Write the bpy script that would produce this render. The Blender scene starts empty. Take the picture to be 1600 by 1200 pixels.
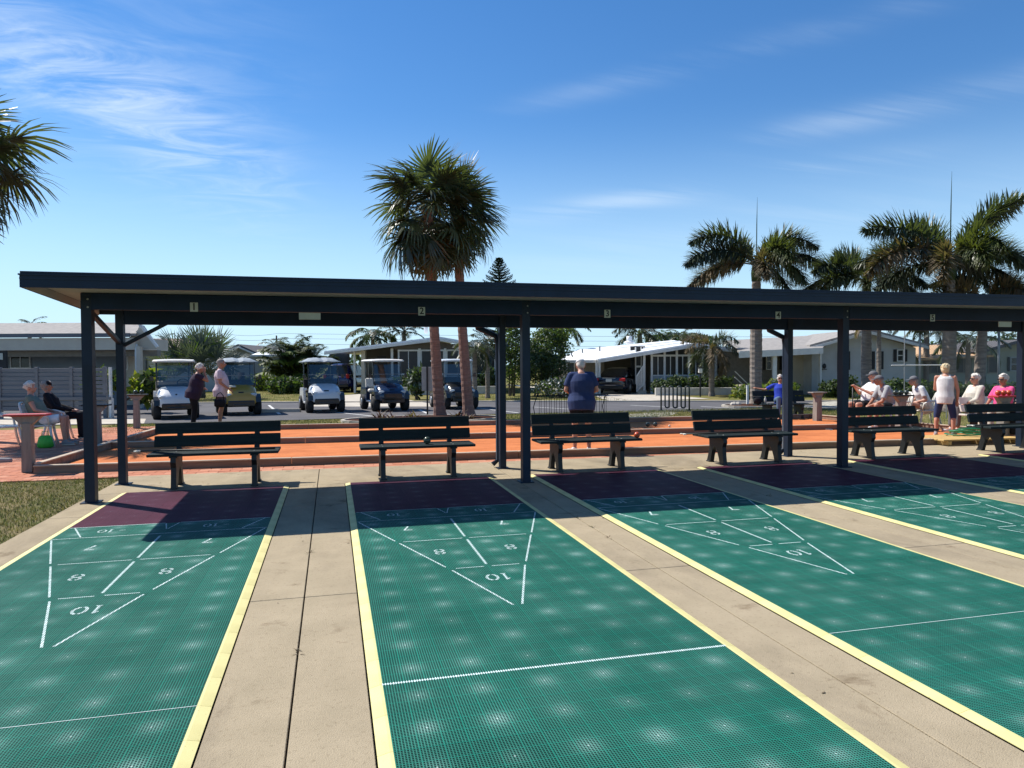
import bpy, bmesh, math, random
import numpy as np
from mathutils import Vector, Matrix, noise, Euler
R = math.radians
random.seed(7)
S = bpy.context.scene
COL = S.collection
# ---------------------------------------------------------------- camera
F, PITCH, YAW, ROLL = 1109.66, 0.0268, 0.2486, -0.0054
CAM = Vector((-0.2193, -7.0698, 1.5428))
def cam_axes():
    cy, sy, cp, sp = math.cos(YAW), math.sin(YAW), math.cos(PITCH), math.sin(PITCH)
    fw = Vector((sy*cp, cy*cp, -sp)); ri = Vector((cy, -sy, 0)); up = ri.cross(fw)
    cr, sr = math.cos(ROLL), math.sin(ROLL)
    return cr*ri+sr*up, -sr*ri+cr*up, fw
RI, UP, FW = cam_axes()
cd = bpy.data.cameras.new('camera'); cam = bpy.data.objects.new('camera', cd); COL.objects.link(cam)
cd.sensor_width = 36; cd.lens = F/1600*36; cd.clip_end = 3000; cd.clip_start = .05
M = Matrix((RI, UP, -FW)).transposed().to_4x4(); M.translation = CAM; cam.matrix_world = M
S.camera = cam
def ray(u, v): return (FW+RI*((u-800)/F)-UP*((v-600)/F))
def gp(u, v, z=0):            # ground point seen at a pixel of the photograph
    d = ray(u, v); return CAM+d*((z-CAM.z)/d.z)
def yp(u, v, y):              # point on the plane y = const
    d = ray(u, v); return CAM+d*((y-CAM.y)/d.y)
def at(u, v, D):              # point D metres deep
    return CAM+ray(u, v)*D
# ---------------------------------------------------------------- world, sun
SUN_DIR = Vector((-.575, .515, 1)).normalized()
w = bpy.data.worlds.new('World'); S.world = w; w.use_nodes = True
nt = w.node_tree; nt.nodes.clear()
def N(t, **k):
    n = nt.nodes.new(t)
    for a, b in k.items(): setattr(n, a, b)
    return n
out = N('ShaderNodeOutputWorld'); bg = N('ShaderNodeBackground'); bg.inputs[1].default_value = .088
sky = N('ShaderNodeTexSky', sky_type='NISHITA', sun_disc=False)
sky.sun_elevation = math.asin(SUN_DIR.z); sky.sun_rotation = math.atan2(SUN_DIR.x, SUN_DIR.y)
sky.air_density = 1.0; sky.dust_density = .05; sky.ozone_density = 3.5; sky.altitude = 0
tc = N('ShaderNodeTexCoord'); L = nt.links.new
sep = N('ShaderNodeSeparateXYZ'); L(tc.outputs['Generated'], sep.inputs[0])
def MT(op, a, b=None, c=None):
    n = N('ShaderNodeMath', operation=op)
    for i, x in enumerate((a, b, c)):
        if x is None: continue
        if isinstance(x, (int, float)): n.inputs[i].default_value = x
        else: L(x, n.inputs[i])
    return n.outputs[0]
zc = MT('MAXIMUM', sep.outputs[2], .04)
px = MT('DIVIDE', sep.outputs[0], MT('ADD', zc, .12)); py = MT('DIVIDE', sep.outputs[1], MT('ADD', zc, .12))
cmb = N('ShaderNodeCombineXYZ'); L(px, cmb.inputs[0]); L(py, cmb.inputs[1])
def cloud(rot, scl, loc, nscale, lo, hi, detail=7, dist=.6):
    mp = N('ShaderNodeMapping'); mp.inputs['Rotation'].default_value = (0, 0, R(rot)); mp.inputs['Scale'].default_value = scl
    mp.inputs['Location'].default_value = loc
    L(cmb.outputs[0], mp.inputs[0])
    nz = N('ShaderNodeTexNoise'); nz.inputs['Scale'].default_value = nscale; nz.inputs['Detail'].default_value = detail
    nz.inputs['Roughness'].default_value = .62; nz.inputs['Distortion'].default_value = dist; L(mp.outputs[0], nz.inputs[0])
    mr = N('ShaderNodeMapRange', interpolation_type='SMOOTHSTEP'); L(nz.outputs[0], mr.inputs[0])
    mr.inputs[1].default_value = lo; mr.inputs[2].default_value = hi; return mr.outputs[0]
streak = cloud(-35, (.35, 2.6, 1), (3.1, .4, 0), 1.3, .36, .72)
puff = cloud(20, (1.2, 2.6, 1), (1.2, 5.2, 0), 2.2, .34, .78, 11, 1.2)
def DOT(v):
    dp = N('ShaderNodeVectorMath', operation='DOT_PRODUCT'); L(tc.outputs['Generated'], dp.inputs[0]); dp.inputs[1].default_value = v; return dp.outputs['Value']
def band(p, q, wd, ext):      # a long thin cirrus band along the great circle through two directions of the sky
    a = ray(*p).normalized(); b_ = ray(*q).normalized(); n = a.cross(b_).normalized(); m = (a+b_).normalized(); al = (b_-a).normalized()
    g1 = MT('POWER', 2.718, MT('MULTIPLY', MT('POWER', MT('MULTIPLY', DOT(n), 1/math.sin(R(wd))), 2), -1))
    g2 = MT('POWER', 2.718, MT('MULTIPLY', MT('POWER', MT('MULTIPLY', DOT(al), 1/math.sin(R(ext))), 4), -1))
    front = MT('GREATER_THAN', DOT(m), 0)
    return MT('MULTIPLY', MT('MULTIPLY', g1, g2), front)
c1 = MT('MULTIPLY', puff, MT('ADD', MT('MULTIPLY', band((-100, -10), (330, 240), 3.0, 13), 1.0), MT('MULTIPLY', band((-50, 60), (330, 120), 7, 12), .18)))
c2 = MT('MULTIPLY', streak, MT('ADD', MT('ADD', MT('MULTIPLY', band((850, 335), (1340, 255), .8, 14), .9), MT('MULTIPLY', band((920, 140), (1390, 20), .8, 16), .4)), MT('ADD', MT('MULTIPLY', band((1290, 195), (1700, 105), .9, 12), .8), MT('MULTIPLY', band((900, 400), (1500, 300), 2.0, 20), .3))))
cm = MT('MINIMUM', MT('ADD', MT('MULTIPLY', c1, .62), MT('MULTIPLY', c2, .36)), .7)
hs = N('ShaderNodeHueSaturation'); hs.inputs['Saturation'].default_value = 1.26; hs.inputs['Value'].default_value = 1.2; hs.inputs['Hue'].default_value = .503
# pale blue humid air towards the horizon, all the way round
hz = N('ShaderNodeMapRange', interpolation_type='SMOOTHSTEP'); L(sep.outputs[2], hz.inputs[0]); hz.inputs[1].default_value = .34; hz.inputs[2].default_value = -.02
hz.inputs[3].default_value = 0; hz.inputs[4].default_value = .92
hm = N('ShaderNodeMix', data_type='RGBA'); L(hz.outputs[0], hm.inputs[0]); L(sky.outputs[0], hm.inputs[6]); hm.inputs[7].default_value = (4.9, 6.5, 7.7, 1)
L(hm.outputs[2], hs.inputs['Color'])
mix = N('ShaderNodeMix', data_type='RGBA'); L(cm, mix.inputs[0]); L(hs.outputs[0], mix.inputs[6]); mix.inputs[7].default_value = (7.6, 8.6, 9.4, 1)
L(mix.outputs[2], bg.inputs[0]); L(bg.outputs[0], out.inputs[0])
sl = bpy.data.lights.new('sun', 'SUN'); sl.energy = 5.0; sl.angle = R(.5); sl.color = (1, .95, .87)
so = bpy.data.objects.new('sun', sl); COL.objects.link(so); so.rotation_euler = SUN_DIR.to_track_quat('Z', 'Y').to_euler()
S.view_settings.view_transform = 'Standard'; S.view_settings.look = 'None'; S.view_settings.exposure = 0.48; S.view_settings.gamma = 1
S.render.engine = 'CYCLES'
# ---------------------------------------------------------------- materials
MATS = {}
def mat(name, col, rough=.7, col2=None, scale=8, bump=0, bscale=None, spec=.5, metal=0, trans=0, detail=5, stretch=None, coat=0, thr=(.35, .65), stain=None):
    if name in MATS: return MATS[name]
    m = bpy.data.materials.new(name); m.use_nodes = True; t = m.node_tree; p = t.nodes['Principled BSDF']
    p.inputs['Roughness'].default_value = rough; p.inputs['Metallic'].default_value = metal
    p.inputs['Specular IOR Level'].default_value = spec; p.inputs['Coat Weight'].default_value = coat
    c = (*col, 1) if len(col) == 3 else col
    if col2 is None: col2 = tuple(x*.8 for x in col[:3])
    g = t.nodes.new('ShaderNodeTexCoord'); mp = t.nodes.new('ShaderNodeMapping'); t.links.new(g.outputs['Object'], mp.inputs[0])
    if stretch: mp.inputs['Scale'].default_value = stretch
    n = t.nodes.new('ShaderNodeTexNoise'); n.inputs['Scale'].default_value = scale; n.inputs['Detail'].default_value = detail; n.inputs['Roughness'].default_value = .6
    t.links.new(mp.outputs[0], n.inputs[0])
    mr = t.nodes.new('ShaderNodeMapRange'); mr.inputs[1].default_value = thr[0]; mr.inputs[2].default_value = thr[1]; t.links.new(n.outputs[0], mr.inputs[0])
    mx = t.nodes.new('ShaderNodeMix'); mx.data_type = 'RGBA'; mx.inputs[6].default_value = c; mx.inputs[7].default_value = (*col2[:3], 1)
    t.links.new(mr.outputs[0], mx.inputs[0]); last = mx.outputs[2]
    for (sc_, lo_, hi_, dk, st_) in (stain or ()):
        n3 = t.nodes.new('ShaderNodeTexNoise'); n3.inputs['Scale'].default_value = sc_; n3.inputs['Detail'].default_value = 8; n3.inputs['Roughness'].default_value = .65; n3.inputs['Distortion'].default_value = .4
        m3 = t.nodes.new('ShaderNodeMapping'); m3.inputs['Scale'].default_value = st_; m3.inputs['Location'].default_value = (sc_*3.1, sc_*1.7, 0); t.links.new(g.outputs['Object'], m3.inputs[0]); t.links.new(m3.outputs[0], n3.inputs[0])
        r3 = t.nodes.new('ShaderNodeMapRange'); r3.inputs[1].default_value = lo_; r3.inputs[2].default_value = hi_; t.links.new(n3.outputs[0], r3.inputs[0])
        x3 = t.nodes.new('ShaderNodeMix'); x3.data_type = 'RGBA'; x3.blend_type = 'MULTIPLY'; x3.inputs[7].default_value = (*dk, 1); t.links.new(r3.outputs[0], x3.inputs[0]); t.links.new(last, x3.inputs[6]); last = x3.outputs[2]
    t.links.new(last, p.inputs['Base Color'])
    if bump:
        n2 = t.nodes.new('ShaderNodeTexNoise'); n2.inputs['Scale'].default_value = bscale or scale*6; n2.inputs['Detail'].default_value = 4
        t.links.new(mp.outputs[0], n2.inputs[0])
        b = t.nodes.new('ShaderNodeBump'); b.inputs['Strength'].default_value = bump; b.inputs['Distance'].default_value = .01
        t.links.new(n2.outputs[0], b.inputs['Height']); t.links.new(b.outputs[0], p.inputs['Normal'])
    if trans:
        o = t.nodes['Material Output']; tr = t.nodes.new('ShaderNodeBsdfTranslucent'); ms = t.nodes.new('ShaderNodeMixShader')
        tr.inputs[0].default_value = (min(1, c[0]*1.6+.01), min(1, c[1]*1.7+.02), c[2]*.7, 1); ms.inputs[0].default_value = trans
        t.links.new(p.outputs[0], ms.inputs[1]); t.links.new(tr.outputs[0], ms.inputs[2]); t.links.new(ms.outputs[0], o.inputs[0])
    MATS[name] = m; return m
def glass_mat(name, col=(.9, .95, .95), alpha=.25):
    m = bpy.data.materials.new(name); m.use_nodes = True; t = m.node_tree; o = t.nodes['Material Output']
    t.nodes.remove(t.nodes['Principled BSDF'])
    tr = t.nodes.new('ShaderNodeBsdfTransparent'); tr.inputs[0].default_value = (*col, 1)
    gl = t.nodes.new('ShaderNodeBsdfGlossy'); gl.inputs['Roughness'].default_value = .04
    ms = t.nodes.new('ShaderNodeMixShader'); ms.inputs[0].default_value = alpha
    t.links.new(tr.outputs[0], ms.inputs[1]); t.links.new(gl.outputs[0], ms.inputs[2]); t.links.new(ms.outputs[0], o.inputs[0])
    MATS[name] = m; return m

def tile_mat(name, base, light, hole_shade, halo=.75, pitch=.0127, dash=False):
    """perforated plastic: square openings between ribs with their shade painted dark, seams every 4 inches, moulding bloom about each tile's centre"""
    m = bpy.data.materials.new(name); m.use_nodes = True; t = m.node_tree; p = t.nodes['Principled BSDF']; K = t.links.new
    def n(ty, **k):
        x = t.nodes.new(ty)
        for a, b in k.items(): setattr(x, a, b)
        return x
    def mth(op, *a):
        x = n('ShaderNodeMath', operation=op)
        for i, q in enumerate(a):
            if isinstance(q, (int, float)): x.inputs[i].default_value = q
            else: K(q, x.inputs[i])
        return x.outputs[0]
    g = n('ShaderNodeTexCoord'); s = n('ShaderNodeSeparateXYZ'); K(g.outputs['Object'], s.inputs[0])
    X, Y = s.outputs[0], s.outputs[1]
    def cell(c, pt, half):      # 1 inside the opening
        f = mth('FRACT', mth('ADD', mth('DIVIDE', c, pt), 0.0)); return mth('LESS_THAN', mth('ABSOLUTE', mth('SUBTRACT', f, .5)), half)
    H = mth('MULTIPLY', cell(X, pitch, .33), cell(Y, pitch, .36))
    def seam(c, wd):
        f = mth('FRACT', mth('ADD', mth('DIVIDE', c, .1016), .5)); return mth('LESS_THAN', mth('ABSOLUTE', mth('SUBTRACT', f, .0 if False else .5)), wd)
    # sub-panel seams at +-.0508 and +-.1524
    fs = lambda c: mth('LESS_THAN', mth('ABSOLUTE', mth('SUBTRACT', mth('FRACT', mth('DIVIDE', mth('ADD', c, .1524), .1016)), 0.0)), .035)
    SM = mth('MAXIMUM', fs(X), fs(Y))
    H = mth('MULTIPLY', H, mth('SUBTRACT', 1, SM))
    gm = n('ShaderNodeNewGeometry')
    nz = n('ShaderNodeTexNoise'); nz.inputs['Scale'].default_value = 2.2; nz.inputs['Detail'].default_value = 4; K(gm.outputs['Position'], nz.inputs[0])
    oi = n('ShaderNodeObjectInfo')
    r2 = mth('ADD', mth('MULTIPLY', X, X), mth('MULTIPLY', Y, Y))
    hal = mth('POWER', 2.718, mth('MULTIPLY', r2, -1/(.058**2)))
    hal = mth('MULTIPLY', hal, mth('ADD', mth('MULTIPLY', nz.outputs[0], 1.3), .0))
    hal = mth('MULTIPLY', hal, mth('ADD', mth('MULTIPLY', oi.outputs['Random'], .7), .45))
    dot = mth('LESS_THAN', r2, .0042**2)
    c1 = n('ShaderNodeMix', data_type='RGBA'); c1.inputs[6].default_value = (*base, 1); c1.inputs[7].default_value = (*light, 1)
    K(mth('MINIMUM', mth('ADD', mth('MULTIPLY', hal, halo), mth('MULTIPLY', nz.outputs[0], .12)), 1.0), c1.inputs[0])  # sheen at the tile centre is mixed into the base colour
    c2 = n('ShaderNodeMix', data_type='RGBA'); K(c1.outputs[2], c2.inputs[6]); c2.inputs[7].default_value = (*hole_shade, 1); K(mth('MULTIPLY', H, .97), c2.inputs[0])  # no real depth: shade inside the openings is put in as colour
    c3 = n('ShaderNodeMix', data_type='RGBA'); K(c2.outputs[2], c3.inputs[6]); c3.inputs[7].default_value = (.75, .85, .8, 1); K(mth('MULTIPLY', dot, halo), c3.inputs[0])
    c4 = n('ShaderNodeMix', data_type='RGBA'); K(c3.outputs[2], c4.inputs[6]); c4.inputs[7].default_value = tuple(b*1.35 for b in base)+(1,); K(mth('MULTIPLY', SM, .55), c4.inputs[0])
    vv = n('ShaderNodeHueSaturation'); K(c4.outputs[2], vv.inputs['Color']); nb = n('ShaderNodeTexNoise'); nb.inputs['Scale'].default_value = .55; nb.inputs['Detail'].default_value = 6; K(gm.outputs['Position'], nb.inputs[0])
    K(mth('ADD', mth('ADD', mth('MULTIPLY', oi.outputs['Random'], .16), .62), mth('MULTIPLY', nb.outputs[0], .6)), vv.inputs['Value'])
    K(vv.outputs[0], p.inputs['Base Color'])
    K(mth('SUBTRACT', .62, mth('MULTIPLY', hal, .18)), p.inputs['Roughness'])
    p.inputs['Specular IOR Level'].default_value = .07
    bm = n('ShaderNodeBump'); bm.inputs['Strength'].default_value = .35; bm.inputs['Distance'].default_value = .003; K(mth('SUBTRACT', 1, H), bm.inputs['Height']); K(bm.outputs[0], p.inputs['Normal'])
    MATS[name] = m; return m
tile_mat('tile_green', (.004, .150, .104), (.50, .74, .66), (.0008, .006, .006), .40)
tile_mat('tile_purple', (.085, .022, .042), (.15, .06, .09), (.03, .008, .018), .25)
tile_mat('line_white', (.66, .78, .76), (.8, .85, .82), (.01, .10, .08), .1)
mat('yellow_strip', (.68, .61, .27), .7, (.58, .52, .22), 3, .1, stain=[(4, .55, .75, (.82, .8, .74), (1, 1, 1)), (60, .62, .7, (.7, .66, .6), (1, 1, 1))])
mat('concrete', (.395, .325, .222), .95, (.315, .26, .175), 3.0, .55, 150, spec=.1, detail=12, thr=(.28, .72), stain=[(.9, .50, .68, (.66, .66, .68), (1, .35, 1)), (2.6, .60, .70, (.62, .58, .55), (1, 1, 1)), (45, .55, .72, (.72, .70, .68), (1, 1, 1)), (9, .68, .73, (.62, .58, .54), (1, 1, 1))])
mat('concrete_dark', (.04, .035, .03), .95)
mat('concrete_pale', (.5, .45, .37), .9, (.4, .36, .3), 2, .2, 50)
mat('paver', (.50, .20, .115), .9, (.34, .135, .085), 4, .3, 60, spec=.2)
mat('paver_pale', (.56, .27, .17), .9, (.42, .2, .13), 5, .3, 60, spec=.2)
mat('sand_joint', (.20, .13, .09), .95)
mat('clay', (.60, .205, .075), .95, (.49, .16, .06), 1.6, .6, 60, spec=.1, detail=8, stain=[(1.3, .48, .70, (.72, .66, .62), (.35, 2.2, 1)), (7, .58, .70, (.7, .62, .58), (.5, 2, 1)), (18, .60, .66, (.78, .70, .66), (1, 1, 1))])
mat('timber', (.30, .20, .14), .85, (.17, .115, .085), 3, .3, 40, stretch=(.3, 3, 3))
mat('timber_top', (.50, .40, .30), .85, (.36, .28, .2), 3, .3, 40, stretch=(.3, 3, 3))
mat('lawn', (.105, .115, .030), 1, (.22, .18, .075), .9, .8, 30, spec=.1, detail=10, thr=(.4, .62))
mat('lawn_near', (.085, .095, .035), 1, (.20, .16, .085), 2.2, 1, 40, spec=.1, detail=10)
mat('asphalt', (.115, .112, .118), .9, (.085, .083, .088), .6, .3, 80, spec=.25, detail=9)
mat('road_paint', (.62, .62, .6), .8, (.45, .45, .44), 6)
mat('mulch', (.075, .03, .018), 1, (.03, .014, .01), 14, 1, 40, spec=.1)
mat('gravel_white', (.52, .5, .44), 1, (.24, .22, .18), 9, 1, 60, spec=.1)
mat('navy_metal', (.008, .019, .040), .5, (.006, .014, .030), 3, .06, 40, spec=.3, stain=[(6, .55, .75, (.7, .7, .7), (1, 1, .3))])
mat('navy_beam', (.007, .022, .056), .55, (.005, .016, .042), 3, .04, 40, spec=.25)
mat('soffit', (.44, .43, .42), .8, (.38, .37, .36), 2)
mat('plate_pale', (.5, .52, .46), .6, (.42, .44, .4), 5)
mat('black', (.008, .008, .009), .5); mat('black_matte', (.01, .01, .011), .85)
mat('bench_slat', (.017, .028, .030), .7, (.010, .018, .020), 5, .25, 50, spec=.2, stretch=(.4, 5, 5))
mat('bench_leg', (.007, .008, .008), .5, (.004, .005, .005), 8, .1)
mat('green_slat', (.03, .06, .035), .6); mat('rubber', (.012, .012, .013), .8)
mat('white_paint', (.74, .74, .71), .6, (.62, .62, .6), 3, .03); mat('white_plastic', (.72, .70, .64), .4, (.6, .58, .52), 3)
mat('pedestal', (.26, .23, .20), .8, (.18, .16, .14), 4, .2, 40, stretch=(3, 3, .5))
mat('red_paint', (.45, .02, .025), .5); mat('grey_slat', (.155, .165, .185), .7, (.115, .125, .145), 3, .1, 40, stretch=(.3, 3, 3))
mat('siding_blue', (.24, .28, .32), .7, (.2, .24, .28), 2); mat('beige', (.56, .51, .42), .8, (.5, .45, .37), 2); mat('beige_dark', (.22, .2, .17), .8)
mat('siding_white', (.47, .48, .47), .7, (.42, .43, .42), 2); mat('siding_tan', (.13, .115, .10), .8, (.11, .10, .085), 2); mat('siding_grey', (.32, .35, .37), .75, (.27, .3, .32), 2)
mat('olive_wall', (.30, .32, .26), .8, (.25, .27, .22), 2); mat('roof_white', (.82, .83, .84), .6, (.74, .75, .76), 1.5); mat('roof_grey', (.34, .315, .29), .95, (.24, .225, .21), 5, .4, 30)
mat('roof_brown', (.26, .19, .16), .95, (.19, .14, .12), 5, .4, 30); mat('roof_tan', (.62, .40, .22), .95, (.5, .31, .17), 5, .4, 30); mat('roof_dark', (.10, .095, .10), .9)
mat('screen_dark', (.012, .013, .016), .35, (.006, .007, .009), .6); mat('window_dark', (.01, .014, .018), .12, (.02, .026, .03), 1)
mat('shutter', (.012, .012, .014), .6); mat('brick_white', (.55, .54, .5), .85, (.42, .41, .38), 3, .3, 20)
mat('hedge', (.040, .066, .024), .7, (.014, .024, .010), 3, trans=.25); mat('leaf_bright', (.15, .20, .028), .6, (.05, .085, .015), 2.5, trans=.35)
mat('leaf_mid', (.07, .115, .030), .6, (.025, .045, .014), 2.5, trans=.3); mat('leaf_yellow', (.30, .30, .04), .6, (.12, .15, .03), 2.5, trans=.3)
mat('leaf_grey', (.12, .15, .13), .5, (.06, .08, .07), 2, trans=.12, spec=.5); mat('leaf_red', (.075, .022, .02), .6, (.03, .012, .012), 8, trans=.2)
mat('palm_green', (.085, .105, .050), .45, (.042, .055, .032), 1.6, trans=.24, spec=.6); mat('palm_dark', (.048, .064, .036), .42, (.028, .038, .024), 2, trans=.15, spec=.6)
mat('palm_dry', (.19, .145, .09), .7, (.11, .08, .05), 2, trans=.2); mat('palm_lime', (.11, .13, .04), .5, (.06, .08, .028), 2, trans=.25)
mat('pine_green', (.018, .038, .024), .6, (.010, .022, .014), 3, trans=.1)
mat('trunk_sabal', (.30, .165, .125), .9, (.19, .105, .08), 5, .5, 14, stretch=(1, 1, 5)); mat('trunk_grey', (.27, .225, .185), .9, (.16, .13, .11), 4, .4, 12, stretch=(1, 1, 6))
mat('trunk_brown', (.13, .10, .075), .9, (.07, .055, .04), 5, .4, 14)
mat('skin', (.52, .27, .18), .55, (.46, .22, .15), 6); mat('skin_tan', (.40, .18, .11), .55, (.34, .15, .09), 6)
mat('hair_white', (.72, .68, .60), .8, (.5, .47, .42), 30, .6, 60); mat('hair_blond', (.68, .55, .34), .8, (.5, .38, .22), 30, .6, 60); mat('hair_grey', (.30, .27, .24), .8, (.2, .18, .16), 30, .6, 60)
for nm, c in dict(navy_shirt=(.035, .055, .14), plum=(.035, .022, .045), pink_pale=(.62, .50, .55), black_cloth=(.012, .012, .016), sage=(.17, .22, .18), white_cloth=(.78, .77, .76), cream=(.62, .58, .50), hot_pink=(.80, .10, .28), royal=(.03, .06, .42), denim=(.10, .16, .25), grey_cloth=(.16, .16, .17), grey_light=(.4, .41, .42), brown_short=(.10, .06, .06)).items():
    mat(nm, c, .85, tuple(x*.72 for x in c), 5, .35, 9, spec=.2)
mat('tan_sole', (.6, .52, .42), .7); mat('shoe_grey', (.3, .28, .28), .8)
mat('cart_white', (.62, .64, .66), .3, (.58, .6, .62), 2, coat=.4); mat('cart_blue', (.012, .03, .075), .25, (.01, .022, .06), 2, coat=.6); mat('cart_yellow', (.46, .28, .05), .4, (.42, .25, .04), 2, coat=.3)
mat('cart_black', (.01, .011, .013), .3, coat=.5); mat('cart_cream', (.75, .72, .66), .45); mat('seat_tan', (.45, .38, .30), .6); mat('suv_blue', (.012, .02, .13), .25, (.01, .016, .1), 2, coat=.6); mat('sedan_black', (.012, .010, .020), .2, coat=.8)
mat('tail_red', (.5, .01, .012), .3); mat('lamp_clear', (.6, .62, .62), .15); mat('alloy', (.45, .46, .47), .3, metal=.7); mat('licence', (.6, .6, .55), .5)
mat('galv', (.35, .36, .36), .5, metal=.4); mat('rack_green', (.015, .028, .024), .45); mat('wood_new', (.62, .42, .16), .8, (.45, .28, .1), 3, .3, 30, stretch=(.4, 4, 4)); mat('hose_green', (.02, .22, .10), .4)
mat('bag_green', (.06, .45, .04), .5, (.04, .33, .03), 9, .5, 20); mat('ball_dark', (.05, .07, .055), .25); mat('ball_red', (.55, .09, .035), .25); mat('ball_pale', (.6, .55, .45), .3); mat('rock', (.5, .46, .4), .9, (.35, .32, .28), 5, .4, 20)
glass_mat('screen_clear', (.42, .48, .52), .10); mat('stripe_cloth', (.5, .5, .5), .8)
# ---------------------------------------------------------------- mesh helpers
class MB:
    def __init__(s): s.v = []; s.f = []; s.m = []; s.mats = []
    def mi(s, m):
        if m not in s.mats: s.mats.append(m)
        return s.mats.index(m)
    def add(s, vs, fs, m=None):
        o = len(s.v); s.v += [tuple(x) for x in vs]; k = s.mi(m) if m else 0
        s.f += [tuple(i+o for i in f) for f in fs]; s.m += [k]*len(fs); return s
    def box(s, c, d, m=None, rz=0, bev=0, M_=None):
        hx, hy, hz = d[0]/2, d[1]/2, d[2]/2
        if bev:
            b = min(bev, hx*.9, hy*.9, hz*.9); P = []
            for sz in (-1, 1):
                for (sx, sy) in ((-1, -1), (1, -1), (1, 1), (-1, 1)):
                    P.append((sx*(hx-b), sy*(hy-b), sz*hz))
            for sz in (-1, 1):
                for (sx, sy) in ((-1, -1), (1, -1), (1, 1), (-1, 1)):
                    P.append((sx*hx, sy*hy, sz*(hz-b)))
            Fc = [(3, 2, 1, 0), (4, 5, 6, 7)]
            for i in range(4):
                j = (i+1) % 4; Fc += [(i, j, 8+j, 8+i), (12+i, 12+j, 4+j, 4+i), (8+i, 8+j, 12+j, 12+i)]
        else:
            P = [(x, y, z) for z in (-hz, hz) for (x, y) in ((-hx, -hy), (hx, -hy), (hx, hy), (-hx, hy))]
            Fc = [(3, 2, 1, 0), (4, 5, 6, 7), (0, 1, 5, 4), (1, 2, 6, 5), (2, 3, 7, 6), (3, 0, 4, 7)]
        X = (Matrix.Translation(c) @ Matrix.Rotation(rz, 4, 'Z')) if M_ is None else M_
        return s.add([X @ Vector(p) for p in P], Fc, m)
    def prism(s, pts, axis, a, b, m=None):   # polygon pts in the other two axes, extruded along axis from a to b
        n = len(pts)
        def P(p, q): return {'x': (q, p[0], p[1]), 'y': (p[0], q, p[1]), 'z': (p[0], p[1], q)}[axis]
        vs = [P(p, a) for p in pts]+[P(p, b) for p in pts]
        return s.add(vs, [tuple(range(n))[::-1], tuple(range(n, 2*n))]+[(i, (i+1) % n, n+(i+1) % n, n+i) for i in range(n)], m)
    def tube(s, pts, r, m=None, n=8, cap=True):
        pts = [Vector(p) for p in pts]; rs = r if isinstance(r, (list, tuple)) else [r]*len(pts)
        rings = []; t0 = (pts[1]-pts[0]).normalized(); a = t0.orthogonal().normalized()
        for i, p in enumerate(pts):
            t = (pts[min(i+1, len(pts)-1)]-pts[max(i-1, 0)]).normalized()
            a = (a-t*a.dot(t)).normalized(); b = t.cross(a)
            rings.append([p+(a*math.cos(2*math.pi*k/n)+b*math.sin(2*math.pi*k/n))*rs[i] for k in range(n)])
        vs = [q for r_ in rings for q in r_]; fs = []
        for i in range(len(pts)-1):
            for k in range(n): fs.append((i*n+k, i*n+(k+1) % n, (i+1)*n+(k+1) % n, (i+1)*n+k))
        if cap: fs += [tuple(range(n))[::-1], tuple(range((len(pts)-1)*n, len(pts)*n))]
        return s.add(vs, fs, m)
    def ball(s, c, r, m=None, nu=10, nv=7):
        r = (r, r, r) if isinstance(r, (int, float)) else r; vs = []; fs = []
        for j in range(1, nv):
            t = math.pi*j/nv
            for i in range(nu):
                p = 2*math.pi*i/nu; vs.append((c[0]+r[0]*math.sin(t)*math.cos(p), c[1]+r[1]*math.sin(t)*math.sin(p), c[2]+r[2]*math.cos(t)))
        for j in range(nv-2):
            for i in range(nu): fs.append((j*nu+i, (j+1)*nu+i, (j+1)*nu+(i+1) % nu, j*nu+(i+1) % nu))
        T = len(vs); vs += [(c[0], c[1], c[2]+r[2]), (c[0], c[1], c[2]-r[2])]
        for i in range(nu): fs += [(T, i, (i+1) % nu), (T+1, (nv-2)*nu+(i+1) % nu, (nv-2)*nu+i)]
        return s.add(vs, fs, m)
    def capsule(s, p, q, r1, r2=None, n=10):
        p = Vector(p); q = Vector(q); r2 = r1 if r2 is None else r2; d = (q-p)
        if d.length < 1e-5: return s.ball(p, r1)
        t = d.normalized(); pts = []; rs = []
        for k in (90, 60, 30): pts.append(p-t*r1*math.sin(R(k))); rs.append(max(r1*math.cos(R(k)), r1*.02))
        pts.append(p); rs.append(r1); pts.append(q); rs.append(r2)
        for k in (30, 60, 90): pts.append(q+t*r2*math.sin(R(k))); rs.append(max(r2*math.cos(R(k)), r2*.02))
        return s.tube(pts, rs, None, n)
    def quad(s, a, b, c, d, m=None): return s.add([a, b, c, d], [(0, 1, 2, 3)], m)
    def loft(s, rings, m=None, cap=True):
        n = len(rings[0]); vs = [q for r_ in rings for q in r_]; fs = []
        for i in range(len(rings)-1):
            for k in range(n): fs.append((i*n+k, i*n+(k+1) % n, (i+1)*n+(k+1) % n, (i+1)*n+k))
        if cap: fs += [tuple(range(n))[::-1], tuple(range((len(rings)-1)*n, len(rings)*n))]
        return s.add(vs, fs, m)
    def mesh(s, name, m=None, smooth=False):
        me = bpy.data.meshes.new(name); me.from_pydata(s.v, [], s.f); mats = s.mats or [m]
        for k in mats: me.materials.append(MATS[k])
        if len(mats) > 1: me.polygons.foreach_set('material_index', s.m)
        if smooth: me.polygons.foreach_set('use_smooth', [True]*len(me.polygons))
        me.update(); return me
    def build(s, name, m=None, parent=None, smooth=False, loc=None, rz=0):
        return obj(name, s.mesh(name, m, smooth), parent, loc, rz)
def obj(name, me, parent=None, loc=None, rz=0):
    o = bpy.data.objects.new(name, me); COL.objects.link(o)
    if parent: o.parent = parent
    if loc is not None: o.location = loc
    if rz: o.rotation_euler = (0, 0, rz)
    return o
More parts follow.
